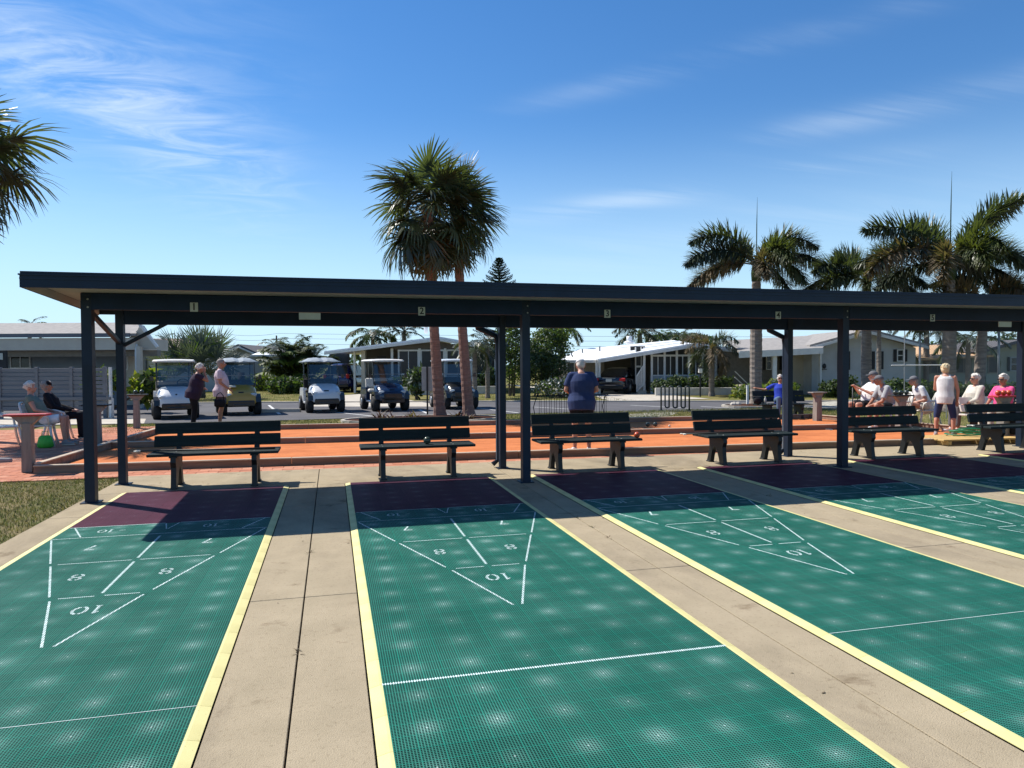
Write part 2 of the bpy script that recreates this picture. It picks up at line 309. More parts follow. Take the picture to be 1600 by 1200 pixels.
def tag(o, label=None, cat=None, group=None, kind=None):
    if label: o['label'] = label
    if cat: o['category'] = cat
    if group: o['group'] = group
    if kind: o['kind'] = kind
    return o
def thing(name, label, cat, loc=(0, 0, 0), rz=0, group=None):
    o = obj(name, None, None, loc, rz); o.empty_display_size = .1; return tag(o, label, cat, group)
def dup(root, loc, rz=0, label=None, group=None, scale=None):
    def cp(o, par):
        c = o.copy(); COL.objects.link(c)
        if par: c.parent = par
        for ch in KIDS.get(o.name, []): cp(ch, c)
        return c
    KIDS = {}
    st = [root]
    for o in list(COL.objects):
        if o.parent: KIDS.setdefault(o.parent.name, []).append(o)
    r = cp(root, None); r.location = loc; r.rotation_euler = (0, 0, rz)
    if scale: r.scale = scale
    if label: r['label'] = label
    if group: r['group'] = group
    return r
def struct(o): o['kind'] = 'structure'; return o
def sheet(name, pts, z, m, parent=None):
    b = MB(); b.add([(p[0], p[1], z) for p in pts], [tuple(range(len(pts)))], m); return b.build(name, m, parent)
# ================================================================ GROUND
def gsheet(name, pts, z, m): o = sheet(name, pts, z, m); struct(o); return o
gsheet('lawn', [(-900, -300), (900, -300), (900, 1600), (-900, 1600)], -.045, 'lawn')
gsheet('near_lawn', [(-14, -14), (-3.08, -14), (-3.08, 3.93), (-14, 4.15)], -.022, 'lawn_near')
# street: near edge and far edge as surveyed from the photograph
road = [(-60, 17.5), (-14, 15.6), (-4, 14.35), (4.6, 15.2), (9, 14.7), (14, 13.9), (24, 12.0), (70, 0), (90, 2), (40, 13.2), (19.8, 18.1), (7, 22.4), (-2, 25.0), (-20, 29), (-60, 39)]
gsheet('road', road, -.03, 'asphalt')
RD = Vector((math.cos(YAW), -math.sin(YAW), 0))     # along the street
RN = Vector((math.sin(YAW), math.cos(YAW), 0))
for (u, v, u2, v2) in [(486, 640, 582, 650), (742, 637, 810, 645), (420, 633, 437, 647), (835, 636, 905, 640), (985, 633, 1080, 638), (655, 640, 668, 646), (1095, 635, 1150, 638)]:
    a = gp(u, v, -.026); c = gp(u2, v2, -.026); d = (c-a).normalized(); n = Vector((-d.y, d.x, 0))*.05
    gsheet('parking_line', [a-n, c-n, c+n, a+n], -.026, 'road_paint')
# verge kerb beyond the street
kb = MB(); far = [(-20, 29), (-2, 25.0), (7, 22.4), (19.8, 18.1), (40, 13.2)]
for a, b in zip(far, far[1:]):
    a = Vector((*a, 0)); b = Vector((*b, 0)); d = (b-a); L_ = d.length; c = (a+b)/2+Vector((-d.y, d.x, 0)).normalized()*.12
    kb.box((c.x, c.y, -.02), (L_, .24, .06), 'concrete_pale', math.atan2(d.y, d.x))
struct(kb.build('kerb'))
# ---- slab with panels between the courts
CW = 1.829; PITCH_C = 2.578
CX = [-2.655, 0, 2.49, 5.08, 7.66, 10.24]
sb = MB(); sb.box((9, -4.55, -.1), (24.1, 17, .14), 'concrete_dark'); slab = struct(sb.build('concrete_slab'))
def panel(x0, x1, y0, y1, top=0.0, name='concrete_panel'):
    b = MB(); b.box(((x0+x1)/2, (y0+y1)/2, top-.016), (x1-x0-.009, y1-y0-.009, .032), 'concrete', bev=.003)
    return b.build(name, None, slab)
ylines = [-13, -8.6, -5.4, -2.17, 1.08, 2.47]
gaps = [(-3.05, CX[0]-.066)]+[(CX[i]+CW+.066, CX[i+1]-.066) for i in range(5)]+[(CX[5]+CW+.066, 12.9), (12.9, 16.9), (16.9, 21)]
for gi, (a, b) in enumerate(gaps):
    for y0, y1 in zip(ylines, ylines[1:]):
        if 0 < gi < 6:
            mid = (a+b)/2; panel(a, mid, y0, y1); panel(mid, b, y0, y1)
        else: panel(a, b, y0, y1)
xs = [-3.05]+[(a+b)/2 for a, b in gaps[1:6]]+[12.9, 16.9, 21]
for a, b in zip(xs, xs[1:]): panel(a, b, 2.47, 3.95)
for i in range(6): panel(CX[i]-.075, CX[i]+CW+.075, -13, -12.2)
# ---- courts
def tile_mesh(m, sx=1, sy=1):
    b = MB(); b.box((0, 0, -.007), (.3044*sx, .3044*sy, .014), m, bev=.0007); return b.mesh('court_tile')
TG = tile_mesh('tile_green'); TP = tile_mesh('tile_purple'); TGh = tile_mesh('tile_green', 1, .497); TPh = tile_mesh('tile_purple', 1, .44)
sm = MB(); sm.prism([(-.026, .001), (.037, .001), (.037, .0155), (.024, .0155), (-.026, .004)], 'y', -.1515, .1515, 'yellow_strip'); SML = sm.mesh('edge_strip')
sm = MB(); sm.prism([(.026, .001), (-.037, .001), (-.037, .0155), (-.024, .0155), (.026, .004)][::-1], 'y', -.1515, .1515, 'yellow_strip'); SMR = sm.mesh('edge_strip')
Q = .3048
def arc(cx, cy, rx, ry, a0, a1, n=7):
    return [(cx+rx*math.cos(R(a0+(a1-a0)*i/n)), cy+ry*math.sin(R(a0+(a1-a0)*i/n))) for i in range(n+1)]
def stroke(b, pts, w_):
    P = [Vector((*p, 0)) for p in pts]
    for i in range(len(P)-1):
        d = (P[i+1]-P[i]).normalized(); n = Vector((-d.y, d.x, 0))*w_/2; e = d*w_*.15
        b.add([P[i]-n-e, P[i+1]-n+e, P[i+1]+n+e, P[i]+n-e], [(0, 1, 2, 3)], 'line_white')
def glyph(b, ch, ox, oy, s):   # stencilled figures
    W = .0215*s/.17; g = MB()
    if ch == '1': stroke(g, [(0, -.5), (0, .5)], W/s); stroke(g, [(-.12, -.47), (.14, -.47)], W/s*.6); stroke(g, [(0, .46), (-.15, .3)], W/s*.8)
    if ch == '0': stroke(g, arc(0, 0, .26, .44, 105, 255), W/s); stroke(g, arc(0, 0, .26, .44, -75, 75), W/s)
    if ch == '8':
        for cy, ry in ((.24, .22), (-.25, .23)): stroke(g, arc(0, cy, .23, ry, 110, 250), W/s); stroke(g, arc(0, cy, .23, ry, -70, 70), W/s)
        stroke(g, [(-.09, .01), (.09, .01)], W/s)
    if ch == '7': stroke(g, [(-.26, .46), (.26, .46)], W/s); stroke(g, [(.2, .4), (-.08, -.5)], W/s)
    if ch == '-': stroke(g, [(-.18, 0), (.18, 0)], W/s*.8)
    # the figures face the far end of the court: turned by 180 degrees
    b.add([(ox-x*s, oy-y*s, 0) for x, y, z in g.v], g.f, 'line_white')
def line(b, p, q, w_): stroke(b, [p, q], w_)
court_meshes = {}
for ci, x0 in enumerate(CX):
    root = obj('shuffleboard_court', None, None, (x0, 0, 0)); struct(root)
    def put(me, name, x, y, z=.0): o = obj(name, me, root, (x, y, z)); return o
    ztop = .0155
    cols = [Q*(i+.5)*CW/(6*Q) for i in range(6)]
    for r in range(-18, 1):
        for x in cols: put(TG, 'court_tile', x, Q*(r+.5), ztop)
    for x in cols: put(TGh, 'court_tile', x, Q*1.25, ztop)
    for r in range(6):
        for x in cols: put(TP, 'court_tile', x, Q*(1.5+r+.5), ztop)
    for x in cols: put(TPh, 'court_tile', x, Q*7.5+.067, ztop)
    for r in range(-18, 8):
        put(SML, 'edge_strip', -.0375, Q*(r+.5)); put(SMR, 'edge_strip', CW+.0375, Q*(r+.5))
    if 'far' not in court_meshes:
        b = MB()
        for r in range(-40, -18):
            for x in cols: b.box((x, Q*(r+.5), ztop-.007), (.3035, .3035, .014), 'tile_green', bev=.0018)
        court_meshes['far'] = b.mesh('court_tiles_behind')
        b = MB()
        for (xx, sg) in ((-.0375, 1), (CW+.0375, 1)): b.box((xx, Q*-29, .006), (.07, Q*22, .012), 'yellow_strip')
        court_meshes['fs'] = b.mesh('edge_strips_behind')
        b = MB(); g_ = .03; cx_ = CW/2
        b2 = MB()
        def tri_x(y): return CW/2*(1+y/(9*Q))        # half width of the triangle at y (<0)
        for sg in (-1, 1):
            for (ya, yb) in ((-.03, -2.85*Q), (-3.15*Q, -5.82*Q), (-6.15*Q, -8.93*Q)):
                line(b2, (cx_+sg*(tri_x(ya)-.01), ya), (cx_+sg*(tri_x(yb)-.008 if yb > -8.5*Q else .03), yb), .0145)
            line(b2, (cx_+sg*(CW/2-.06), 1.45*Q), (cx_+sg*(CW/2-.06-.17), .12*Q), .014)
            line(b2, (cx_+sg*.06, 1.45*Q), (cx_+sg*.005, .6*Q), .011)
            for yy in (-3*Q, -6*Q):
                xe = tri_x(yy)-.06; xa = .03
                line(b2, (cx_+sg*xa, yy), (cx_+sg*xe, yy), .0135)
            line(b2, (cx_+sg*.07, 1.5*Q), (cx_+sg*(CW/2-.015), 1.5*Q), .011)
        line(b2, (.01, 0), (CW-.01, 0), .0135)
        line(b2, (cx_, -.10), (cx_, -2.8*Q), .022); line(b2, (cx_, -3.2*Q), (cx_, -5.8*Q), .022)
        court_meshes['lines'] = b2.mesh('score_line')
        b = MB(); 
        for ch, x, y in (('7', .45, -1.35), ('7', 1.37, -1.35), ('8', .62, -4.35), ('8', 1.22, -4.35)): glyph(b, ch, x, y*Q, .15)
        for xx in (.42, 1.33):
            glyph(b, '-', xx+.10, .78*Q, .13); glyph(b, '0', xx-.07, .78*Q, .12); glyph(b, '1', xx, .78*Q, .12)
        glyph(b, '0', .885, -6.95*Q, .15); glyph(b, '1', .98, -6.95*Q, .15)
        court_meshes['figs'] = b.mesh('score_figure')
    b = MB(); line(b, (0, -12*Q), (CW, -12*Q), .022 if ci == 1 else .004); b.build('foul_line', None, root, loc=(0, 0, ztop+.0012))
    o = obj('court_tiles', court_meshes['far'], root); o['kind'] = 'stuff'
    obj('edge_strip', court_meshes['fs'], root)
    obj('score_lines', court_meshes['lines'], root, (0, 0, ztop+.0012)); obj('score_figures', court_meshes['figs'], root, (0, 0, ztop+.0016))
# ---- pavers
def near_wall_y(x): return 4.45-.05*x
pav = gsheet('brick_paving', [(-16, 3.98), (15, 3.98), (15, 4.2), (-3.9, 5.0), (-4.3, 13.2), (-16, 13.6)], -.036, 'sand_joint')
PM = []
for m in ('paver', 'paver', 'paver_pale'):
    b = MB(); b.box((0, 0, 0), (.296, .146, .03), m, bev=.004); PM.append(b.mesh('paver'))
cnt = 0; stuff = MB()
yy = 4.03; row = 0
while yy < 13.1:
    x = -11 + (row % 2)*.15
    while x < 14:
        inside = (yy < near_wall_y(x)-.02) if x > -4.25 else True
        if inside and (x > -10.8):
            if cnt < 300 and yy < 4.95 and x > -9 and (x < 9 or yy < 4.2):
                o = obj('paver', random.choice(PM), pav, (x, yy, -.02+random.uniform(-.002, .002)), random.uniform(-.01, .01)); cnt += 1
            else: stuff.box((x, yy, -.02+random.uniform(-.002, .002)), (.296, .146, .03), random.choice(('paver', 'paver', 'paver_pale')), random.uniform(-.01, .01), bev=.004)
        x += .3
    yy += .15; row += 1
o = stuff.build('pavers_beyond', None, pav); o['kind'] = 'stuff'
# ================================================================ BOCCE COURT
bc = thing('bocce_court', 'two lane orange clay bocce court framed by low timber kickboards behind the benches', 'bocce court', (4, 7, 0))
def rel(o, root): o.parent = root; o.matrix_parent_inverse = Matrix.Translation(root.location).inverted(); return o
def fy(x): return 10.85-.06*x
def dy(x): return 7.55-.05*x
xl, xr = -4.35, 13.6
o = sheet('clay_lane', [(xl, near_wall_y(xl)+.04), (xr, near_wall_y(xr)+.04), (13.45, dy(13.45)), (-4.3, dy(-4.3))], .015, 'clay'); rel(o, bc)
o = sheet('clay_lane', [(-4.3, dy(-4.3)), (13.45, dy(13.45)), (12.7, fy(12.7)), (-4.12, fy(-4.12))], .012, 'clay'); rel(o, bc)
def boards(p, q, n, h, th=.055, z0=-.02):
    p = Vector((*p, 0)); q = Vector((*q, 0)); d = (q-p); L_ = d.length/n
    for i in range(n):
        c = p+d*((i+.5)/n); b = MB(); b.box((c.x, c.y, z0+h/2), (L_-.008, th, h), 'timber', math.atan2(d.y, d.x), bev=.005)
        b.box((c.x, c.y, z0+h+.012), (L_-.008, th+.035, .022), 'timber_top', math.atan2(d.y, d.x), bev=.004)
        rel(b.build('kickboard'), bc)
boards((xl-.1, near_wall_y(xl-.1)), (xr, near_wall_y(xr)), 5, .115)
boards((-4.28, dy(-4.28)), (13.4, dy(13.4)), 5, .13)
boards((-4.15, fy(-4.15)), (12.7, fy(12.7)), 5, .13)
boards((-4.43, 4.75), (-4.12, fy(-4.12)+.05), 3, .14); boards((12.72, fy(12.72)+.05), (13.62, 3.8), 3, .13)
# ================================================================ SHELTER
sh = thing('shade_shelter', 'long navy blue open shade shelter on square posts over the court ends', 'shelter', (-3, 2, 0))
def P_(b, name, m=None, par=None, smooth=False, label=None):
    o = b.build(name, m, None, smooth)
    if par is None: rel(o, sh)
    else: o.parent = par; o.matrix_parent_inverse = Matrix.Translation(sh.location).inverted()
    if label: o['label'] = label
    return o
XL, XR = -3.2, 22.0
SL = -.046
def uz(y): return 2.425+SL*(y-.98)
b = MB(); b.prism([(.985, uz(.985)), (3.36, uz(3.36)), (3.36, uz(3.36)+.05), (.985, uz(.985)+.05)], 'x', XL+.02, XR-.02, 'soffit'); P_(b, 'soffit')
b = MB(); b.prism([(.97, uz(.97)+.053), (3.38, uz(3.38)+.053), (3.38, uz(3.38)+.075), (.97, uz(.97)+.075)], 'x', XL, XR, 'navy_metal'); P_(b, 'roof_deck')
b = MB(); b.box(((XL+XR)/2, .965, 2.405), (XR-XL, .02, .135), 'navy_metal'); b.box(((XL+XR)/2, .95, 2.466), (XR-XL+.02, .012, .016), 'navy_metal')
b.box(((XL+XR)/2, .952, 2.428), (XR-XL, .006, .02), 'navy_metal'); P_(b, 'fascia')
b = MB(); b.box(((XL+XR)/2, 3.395, uz(3.39)-.0), (XR-XL, .02, .15), 'navy_metal'); P_(b, 'fascia')
b = MB(); b.prism([(.99, 2.342), (3.37, 2.342+SL*2.38), (3.37, uz(3.37)-.002), (.99, uz(.99)-.002)], 'x', XL+.0125, XL+.018, 'soffit'); P_(b, 'soffit_trim')
for xx in (XL+.005, XR-.005):
    b = MB(); b.prism([(.977, 2.338), (3.384, 2.338+SL*2.407), (3.384, uz(3.38)+.07), (.977, 2.475)], 'x', xx-.006, xx+.006, 'navy_metal'); P_(b, 'fascia')
POSTX = [-2.89, 2.245, 7.13, 12.0, 16.9, 21.7]
for i, (a, c) in enumerate(zip(POSTX, POSTX[1:])):
    b = MB(); b.box(((a+c)/2, 1.90, 2.285), (c-a-.112, .07, .185), 'navy_beam', bev=.004); P_(b, 'beam')
    b = MB(); b.box(((a+c)/2, 3.22, 2.20), (c-a-.098, .07, .20), 'navy_beam', bev=.004); P_(b, 'beam')
b = MB(); b.prism([(1.9, 2.2), (1.9, 2.37), (1.72, 2.385)], 'x', -2.955, -2.925, 'navy_metal')
for i, x in enumerate(POSTX):
    b = MB(); b.box((x, 1.93, 1.185), (.106, .12, 2.39), 'navy_metal', bev=.006)
    for dz in (2.22, 2.31): b.ball((x+.02, 1.869, dz), (.012, .008, .012), 'galv', 8, 5)
    b.box((x, 1.93, .006), (.19, .19, .012), 'navy_metal', bev=.003); P_(b, 'post')
    b = MB(); b.box((x-.005, 3.22, 1.145), (.092, .11, 2.29), 'navy_metal', bev=.006)
    b.box((x, 3.22, .006), (.18, .18, .012), 'navy_metal', bev=.003); P_(b, 'post')
# gutters' downpipes on the rear posts
for x in (POSTX[1], POSTX[2]):
    x += .03 if x < 5 else .075
    b = MB(); b.tube([(x-.40, 3.34, 2.22), (x-.38, 3.33, 2.10), (x-.10, 3.33, 1.98), (x-.07, 3.335, 1.85), (x-.07, 3.335, .12), (x-.16, 3.33, .05)], .042, 'navy_metal', 6); P_(b, 'downpipe', smooth=True)
# knee braces at the end bay
b = MB(); p0 = Vector((-2.87, 1.96, 2.17)); p1 = Vector((-2.89, 3.15, 1.86)); b.tube([p0, p1], .034, 'navy_metal', 4); P_(b, 'brace')
b = MB(); b.tube([(-2.85, 3.22, 1.83), (-2.32, 3.22, 2.13)], .034, 'navy_metal', 4); P_(b, 'brace')
for x in (POSTX[-1],):
    b = MB(); b.tube([(x-.05, 3.22, 1.83), (x-.5, 3.22, 2.13)], .034, 'navy_metal', 4); P_(b, 'brace')
def num_plate(ch, x, z):
    b = MB(); b.box((x, 1.858, z), (.085, .006, .105), 'plate_pale'); pl = P_(b, 'number_plate')
    cu = bpy.data.curves.new('fig', 'FONT'); cu.body = ch; cu.size = .115; cu.align_x = 'CENTER'; cu.align_y = 'CENTER'; cu.extrude = .001; cu.offset = .002
    t = bpy.data.objects.new('tmp', cu); COL.objects.link(t); bpy.context.view_layer.update()
    me = bpy.data.meshes.new_from_object(t.evaluated_get(bpy.context.evaluated_depsgraph_get())); bpy.data.objects.remove(t)
    me.materials.clear(); me.materials.append(MATS['black'])
    me.transform(Matrix.Translation((x, 1.853, z)) @ Matrix.Rotation(R(90), 4, 'X'))
    me.name = 'figure'; o = obj('figure', me); o.parent = pl; o.matrix_parent_inverse = Matrix.Identity(4)
for ch, x, z in (('1', -1.76, 2.235), ('2', .884, 2.222), ('3', 3.37, 2.222), ('4', 5.98, 2.232), ('5', 8.66, 2.225), ('6', 11.2, 2.225)): num_plate(ch, x, z)
for x, z in ((-.467, 2.18), (10.04, 2.175), (4.9, 2.12)):
    if x == 4.9: continue
    b = MB(); b.box((x, 1.857, z-.035), (.25, .012, .085), 'plate_pale', bev=.004); P_(b, 'light_panel')
# ================================================================ BENCHES
def bench_leg(x):
    """cast A-shaped end frame in the y-z plane: seat side towards -y"""
    b = MB(); H = .40
    outer = [(-.26, 0), (-.235, .15), (-.225, .27), (-.26, .34), (-.25, .40), (.09, .40), (.17, .60), (.235, .80), (.285, .80), (.22, .58), (.165, .38), (.16, .25), (.20, .10), (.24, 0)]
    inner = [(.13, 0), (.105, .10), (.07, .20), (.0, .265), (-.07, .20), (-.125, .08), (-.145, 0)]
    poly = outer+inner
    b.prism(poly, 'x', x-.032, x+.032, 'bench_leg')
    # ribs round the arch
    rp = [(x+.0, p[0]*1.18-.0, p[1]+.02) for p in inner]
    return b
def bench(name_label, loc, rz=0, seat_m='bench_slat', group='dark benches along the shelter', L_=1.56):
    t = thing('bench', name_label, 'bench', loc, rz, group)
    for x in (-.48, .48):
        b = bench_leg(x); b.box((x, .0, .405), (.10, .50, .02), 'bench_leg', bev=.004)
        b.box((x, -.20, .01), (.085, .10, .02), 'bench_leg', bev=.004); b.box((x, .19, .01), (.085, .10, .02), 'bench_leg', bev=.004); b.build('leg', None, t)
    for i in range(3):
        b = MB(); b.box((0, -.20+.165*i, .436), (L_, .15, .036), seat_m, bev=.006)
        for x in (-.48, .48): b.ball((x, -.20+.165*i, .455), (.009, .009, .004), 'galv', 6, 4)
        b.build('seat_slat', None, t)
    for (y, z, tl) in ((.195, .57, 16), (.25, .735, 16)):
        b = MB(); X = Matrix.Translation((0, y-.028, z)) @ Matrix.Rotation(R(-tl), 4, 'X'); b.box((0, 0, 0), (L_, .036, .145), seat_m, bev=.006, M_=X); b.build('backrest_slat', None, t)
    return t
b0 = bench('dark slatted bench nearest the shelter end post, under number 1', (-1.68, 2.83, 0))
for lb, x in (('dark slatted bench under number 2, facing court two', .92), ('dark slatted bench under number 3, in front of the man in navy', 3.42), ('dark slatted bench under number 4, a cue tip poking past its left end', 6.05), ('dark slatted bench behind the post right of number 4, two seated men beyond it', 8.70), ('dark slatted bench cut by the right edge of the photograph', 11.32)):
    dup(b0, (x, 2.83 if x < 8 else 2.80, 0), R(random.uniform(-.6, .6)), lb)
# ================================================================ VEGETATION
def blade(b, p, d, L_, w_, droop, up=Vector((0, 0, 1)), m=None, seg=2):
    """a folded strap leaf: starts at p along d, drooping"""
    d = d.normalized(); side = d.cross(up)
    if side.length < .05: side = d.orthogonal()
    side = side.normalized(); vs = []; fs = []; q = Vector(p); dd = Vector(d)
    for i in range(seg+1):
        t = i/seg; ww = w_*(1-.15*t) if i < seg else w_*.08
        vs += [q-side*ww/2, q+side*ww/2]
        dd = (dd+Vector((0, 0, -droop/seg))).normalized(); q = q+dd*L_/seg
    for i in range(seg): fs.append((2*i, 2*i+1, 2*i+3, 2*i+2))
    b.add(vs, fs, m)
def fan_frond(seed, m='palm_green', L_=.95, pet=.75, droop=.55, nb=34, m2=None):
    """costapalmate fan; grows along +x from the origin"""
    rnd = random.Random(seed); b = MB()
    pts = [Vector((pet*t, 0, -.10*pet*t*t)) for t in (0, .33, .66, 1)]
    b.tube(pts, [.022, .017, .014, .011], m, 4, cap=False)
    hub = pts[-1]
    for i in range(nb):
        a = R(-128+256*i/(nb-1)); k = abs(a)/R(128)
        ln = L_*(1-.38*k**2)*rnd.uniform(.88, 1.08)
        d = Vector((math.cos(a), math.sin(a), .16*(1-k)+rnd.uniform(-.10, .14)+.12*math.sin(i*math.pi)))
        st = hub+Vector((.18*(1-k), 0, -.02))
        blade(b, st, d, ln, .050, droop*rnd.uniform(.6, 1.5)*(.6+.8*(1-k)), m=(m2 if m2 and rnd.random() < .18 else m), seg=3)
    return b.mesh('frond')
def plume_frond(seed, L_=2.4, arch=1.5, e0=55, m='palm_green', bushy=True, nl=110, ll=.42, m2=None, w_=.035, start=.16):
    """pinnate frond; grows in the +x/+z plane from elevation e0 arching down"""
    rnd = random.Random(seed); b = MB(); n = 12; p = Vector((0, 0, 0)); pts = [p.copy()]; dirs = []
    for i in range(n):
        e = R(e0)-arch*((i+.5)/n)**1.1; d = Vector((math.cos(e), 0, math.sin(e))); dirs.append(d); p = p+d*L_/n; pts.append(p.copy())
    b.tube(pts, [max(.03*(1-i/n*.9)*L_/2.4, .004) for i in range(n+1)], m, 4, cap=False)
    for k in range(nl):
        t = start+(1-start)*(k/nl)**.95; f = t*n; i = min(int(f), n-1); q = pts[i].lerp(pts[i+1], f-i); d = dirs[i]
        upv = Vector((-d.z, 0, d.x)); env = math.sin(math.pi*min(1, (t-start)/(1-start)*.86+.14))**.5
        for sg in (-1, 1):
            if bushy:
                a = rnd.uniform(-100, 100); rr = R(a); dir_ = Vector((0, sg, 0))*math.cos(rr)+upv*math.sin(rr)
                if sg == 1 and rnd.random() < .3: dir_ = -dir_
            else:
                dir_ = Vector((0, sg, 0))+upv*rnd.uniform(.0, .35)
            dir_ = dir_.normalized()+d*rnd.uniform(.45, .9)
            blade(b, q, dir_, ll*env*rnd.uniform(.75, 1.15), w_*L_/2.4*rnd.uniform(.8, 1.2), rnd.uniform(.15, .7) if bushy else rnd.uniform(.4, 1.1), m=(m2 if m2 and rnd.random() < .22 else m), seg=2)
    return b.mesh('frond')
FC = {}
def cached(fn, *a, **k):
    key = (fn.__name__, a, tuple(sorted(k.items())))
    if key not in FC: FC[key] = fn(*a, **k)
    return FC[key]
def put_frond(me, tree, pos, az, el, sc=1, roll=0):
    o = obj('frond', me, tree); o.location = pos; o.rotation_euler = (roll, -el, az); o.rotation_mode = 'XYZ'; o.scale = (sc,)*3; return o
def trunk_mesh(pts, rs, m, name='trunk', parent=None, rings=.09, seed=1):
    """tapered ringed trunk"""
    rnd = random.Random(seed); P = []; RR = []
    pts = [Vector(p) for p in pts]
    for i in range(len(pts)-1):
        Ls = (pts[i+1]-pts[i]).length; k = max(2, int(Ls/rings))
        for j in range(k):
            t = j/k; P.append(pts[i].lerp(pts[i+1], t)); rr = rs[i]*(1-t)+rs[i+1]*t; RR.append(rr*(1+(.035 if j % 2 else -.02)+rnd.uniform(-.02, .02)))
    P.append(pts[-1]); RR.append(rs[-1]); b = MB(); b.tube(P, RR, m, 12); return b.build(name, None, parent, smooth=False)
def sabal(label, base, lean, H, Rc, n=34, seed=1, tm='trunk_sabal', group='sabal palms'):
    rnd = random.Random(seed); t = thing('sabal_palm', label, 'palm tree', base, 0, group)
    top = Vector((lean[0], lean[1], H)); mid = Vector((lean[0]*.62, lean[1]*.62, H*.5))
    trunk_mesh([(0, 0, -.05), (lean[0]*.1, lean[1]*.1, .35), mid, top*.86+mid*.14, top], [.215, .165, .135, .14, .18], tm, parent=t, seed=seed)
    b = MB()
    for i in range(40):     # old leaf bases under the crown
        a = rnd.uniform(0, 6.28); z = H-rnd.uniform(0, .7); blade(b, top+Vector((math.cos(a)*.14, math.sin(a)*.14, z-H)), Vector((math.cos(a), math.sin(a), .9)), rnd.uniform(.2, .45), .06, .4, m='palm_dry')
    b.build('leaf_bases', None, t)
    for i in range(n):
        f = i/(n-1); el = 78-150*f**.9+rnd.uniform(-9, 9); az = i*2.399+rnd.uniform(-.2, .2)
        low = f > .78; m = 'palm_dry' if f > .9 and i % 2 else ('palm_green' if i % 3 else 'palm_dark')
        me = cached(fan_frond, rnd.randrange(3), m=m, droop=round(.5+.9*f, 0)*.6+.25, m2='palm_dark' if not low else 'palm_dry')
        sc = Rc/1.42*rnd.uniform(.86, 1.1)*(.9 if low else 1)
        put_frond(me, t, top+Vector((0, 0, -.35*f)), az, R(el), sc, rnd.uniform(-.5, .5))
    return t
def crown_palm(name, label, base, H, fr, tr, tm='trunk_grey', group=None, crownshaft=True, seed=1, spear=0, lean=(0, 0), kw=None, cat='palm tree'):
    """fr: list of (azimuth deg, start elevation deg, arch rad, length, material)"""
    t = thing(name, label, cat, base, 0, group); top = Vector((lean[0], lean[1], H)); kw = kw or {}
    trunk_mesh([(0, 0, -.05), (0, 0, .25), top*.5, top*.9, top], [tr*1.35, tr*1.05, tr*1.1, tr*.9, tr*.75], tm, parent=t, rings=max(.09, H/60), seed=seed)
    if crownshaft:
        b = MB(); b.tube([top+Vector((0, 0, -.05)), top+Vector((0, 0, .25)), top+Vector((0, 0, .6)), top+Vector((0, 0, .85))], [tr*.85, tr*.95, tr*.7, tr*.3], 'leaf_mid', 10); b.build('crownshaft', None, t, smooth=True)
        top = top+Vector((0, 0, .55))
    if spear:
        b = MB(); b.tube([top+Vector((0, 0, -.2)), top+Vector((.01, 0, spear*.6)), top+Vector((.03, 0, spear))], [.024, .017, .003], 'leaf_mid', 5); b.build('spear_leaf', None, t)
    for i, (az, e0, ar, ln, m) in enumerate(fr):
        me = cached(plume_frond, (i+seed) % 3, L_=ln, arch=ar, e0=e0, m=m, **kw)
        put_frond(me, t, top, R(az), 0, 1, 0)
    return t
# --- two big cabbage palms over the mulch bed, a third at the left edge
A = gp(688, 651); B = gp(733, 650)
a_top = at(669, 322, 20.4); b_top = at(713, 332, 21.2)
sabal('tallest fan palm with a pinkish trunk in the mulch bed, left of the pair', A, (a_top.x-A.x, a_top.y-A.y), a_top.z, 1.66, 46, 11)
sabal('slightly thinner fan palm right of the pair, grey lower trunk', B, (b_top.x-B.x, b_top.y-B.y), b_top.z, 1.40, 38, 23, 'trunk_sabal')
c_ = at(-62, 238, 15.5); sabal('fan palm half cut off by the left edge of the photograph, high above the chairs', (c_.x-.6, c_.y, 0), (.6, 0), c_.z, 1.62, 36, 31, 'trunk_grey')
# --- foxtail palms on the right
AZC = math.degrees(-YAW)     # azimuth of camera-right
g = 'foxtail palms at the right'
def az(a): return AZC+a
P = 'palm_green'; K_ = 'palm_dark'; D_ = 'palm_dry'; Lm = 'palm_lime'
FK = dict(nl=230, ll=.70, m2='palm_dark', w_=.042)
c = gp(1181, 633); crown_palm('foxtail_palm', 'foxtail palm with a straight spear leaf, left of the right hand group', c, at(1185, 430, 26.5).z-.2, [
    (180, 62, 1.75, 3.20, P), (185, 35, 1.38, 3.33, K_), (170, 12, 1.10, 2.82, D_), (5, 60, 1.66, 3.33, P), (-6, 34, 1.38, 3.33, K_), (20, 8, 1.20, 2.43, K_), (-80, 55, 2.12, 2.18, Lm), (95, 60, 1.84, 2.56, P), (-110, 25, 1.75, 1.92, D_), (-60, 20, 1.66, 2.30, P), (120, 30, 1.47, 2.82, P)], .20, group=g, seed=0, spear=2.5, kw=FK)
c = gp(1482, 641); crown_palm('foxtail_palm', 'largest foxtail palm, long frond reaching up to the right edge', c, at(1477, 428, 23.2).z-.2, [
    (174, 50, 1.24, 3.46, P), (184, 28, 1.38, 3.71, D_), (160, 5, 0.92, 2.56, K_), (-2, 56, 0.69, 3.71, P), (3, 30, 1.01, 3.58, P), (-14, 5, 1.01, 2.94, K_), (20, 18, 1.20, 3.20, K_), (100, 78, 1.47, 2.43, P), (-85, 60, 2.12, 2.30, Lm), (-100, 40, 1.84, 2.05, Lm), (-40, 30, 1.56, 2.82, P), (140, 40, 1.47, 3.07, P), (60, 40, 1.47, 3.07, K_), (-140, 22, 1.47, 2.82, D_)], .185, group=g, seed=1, spear=2.9, kw=FK)
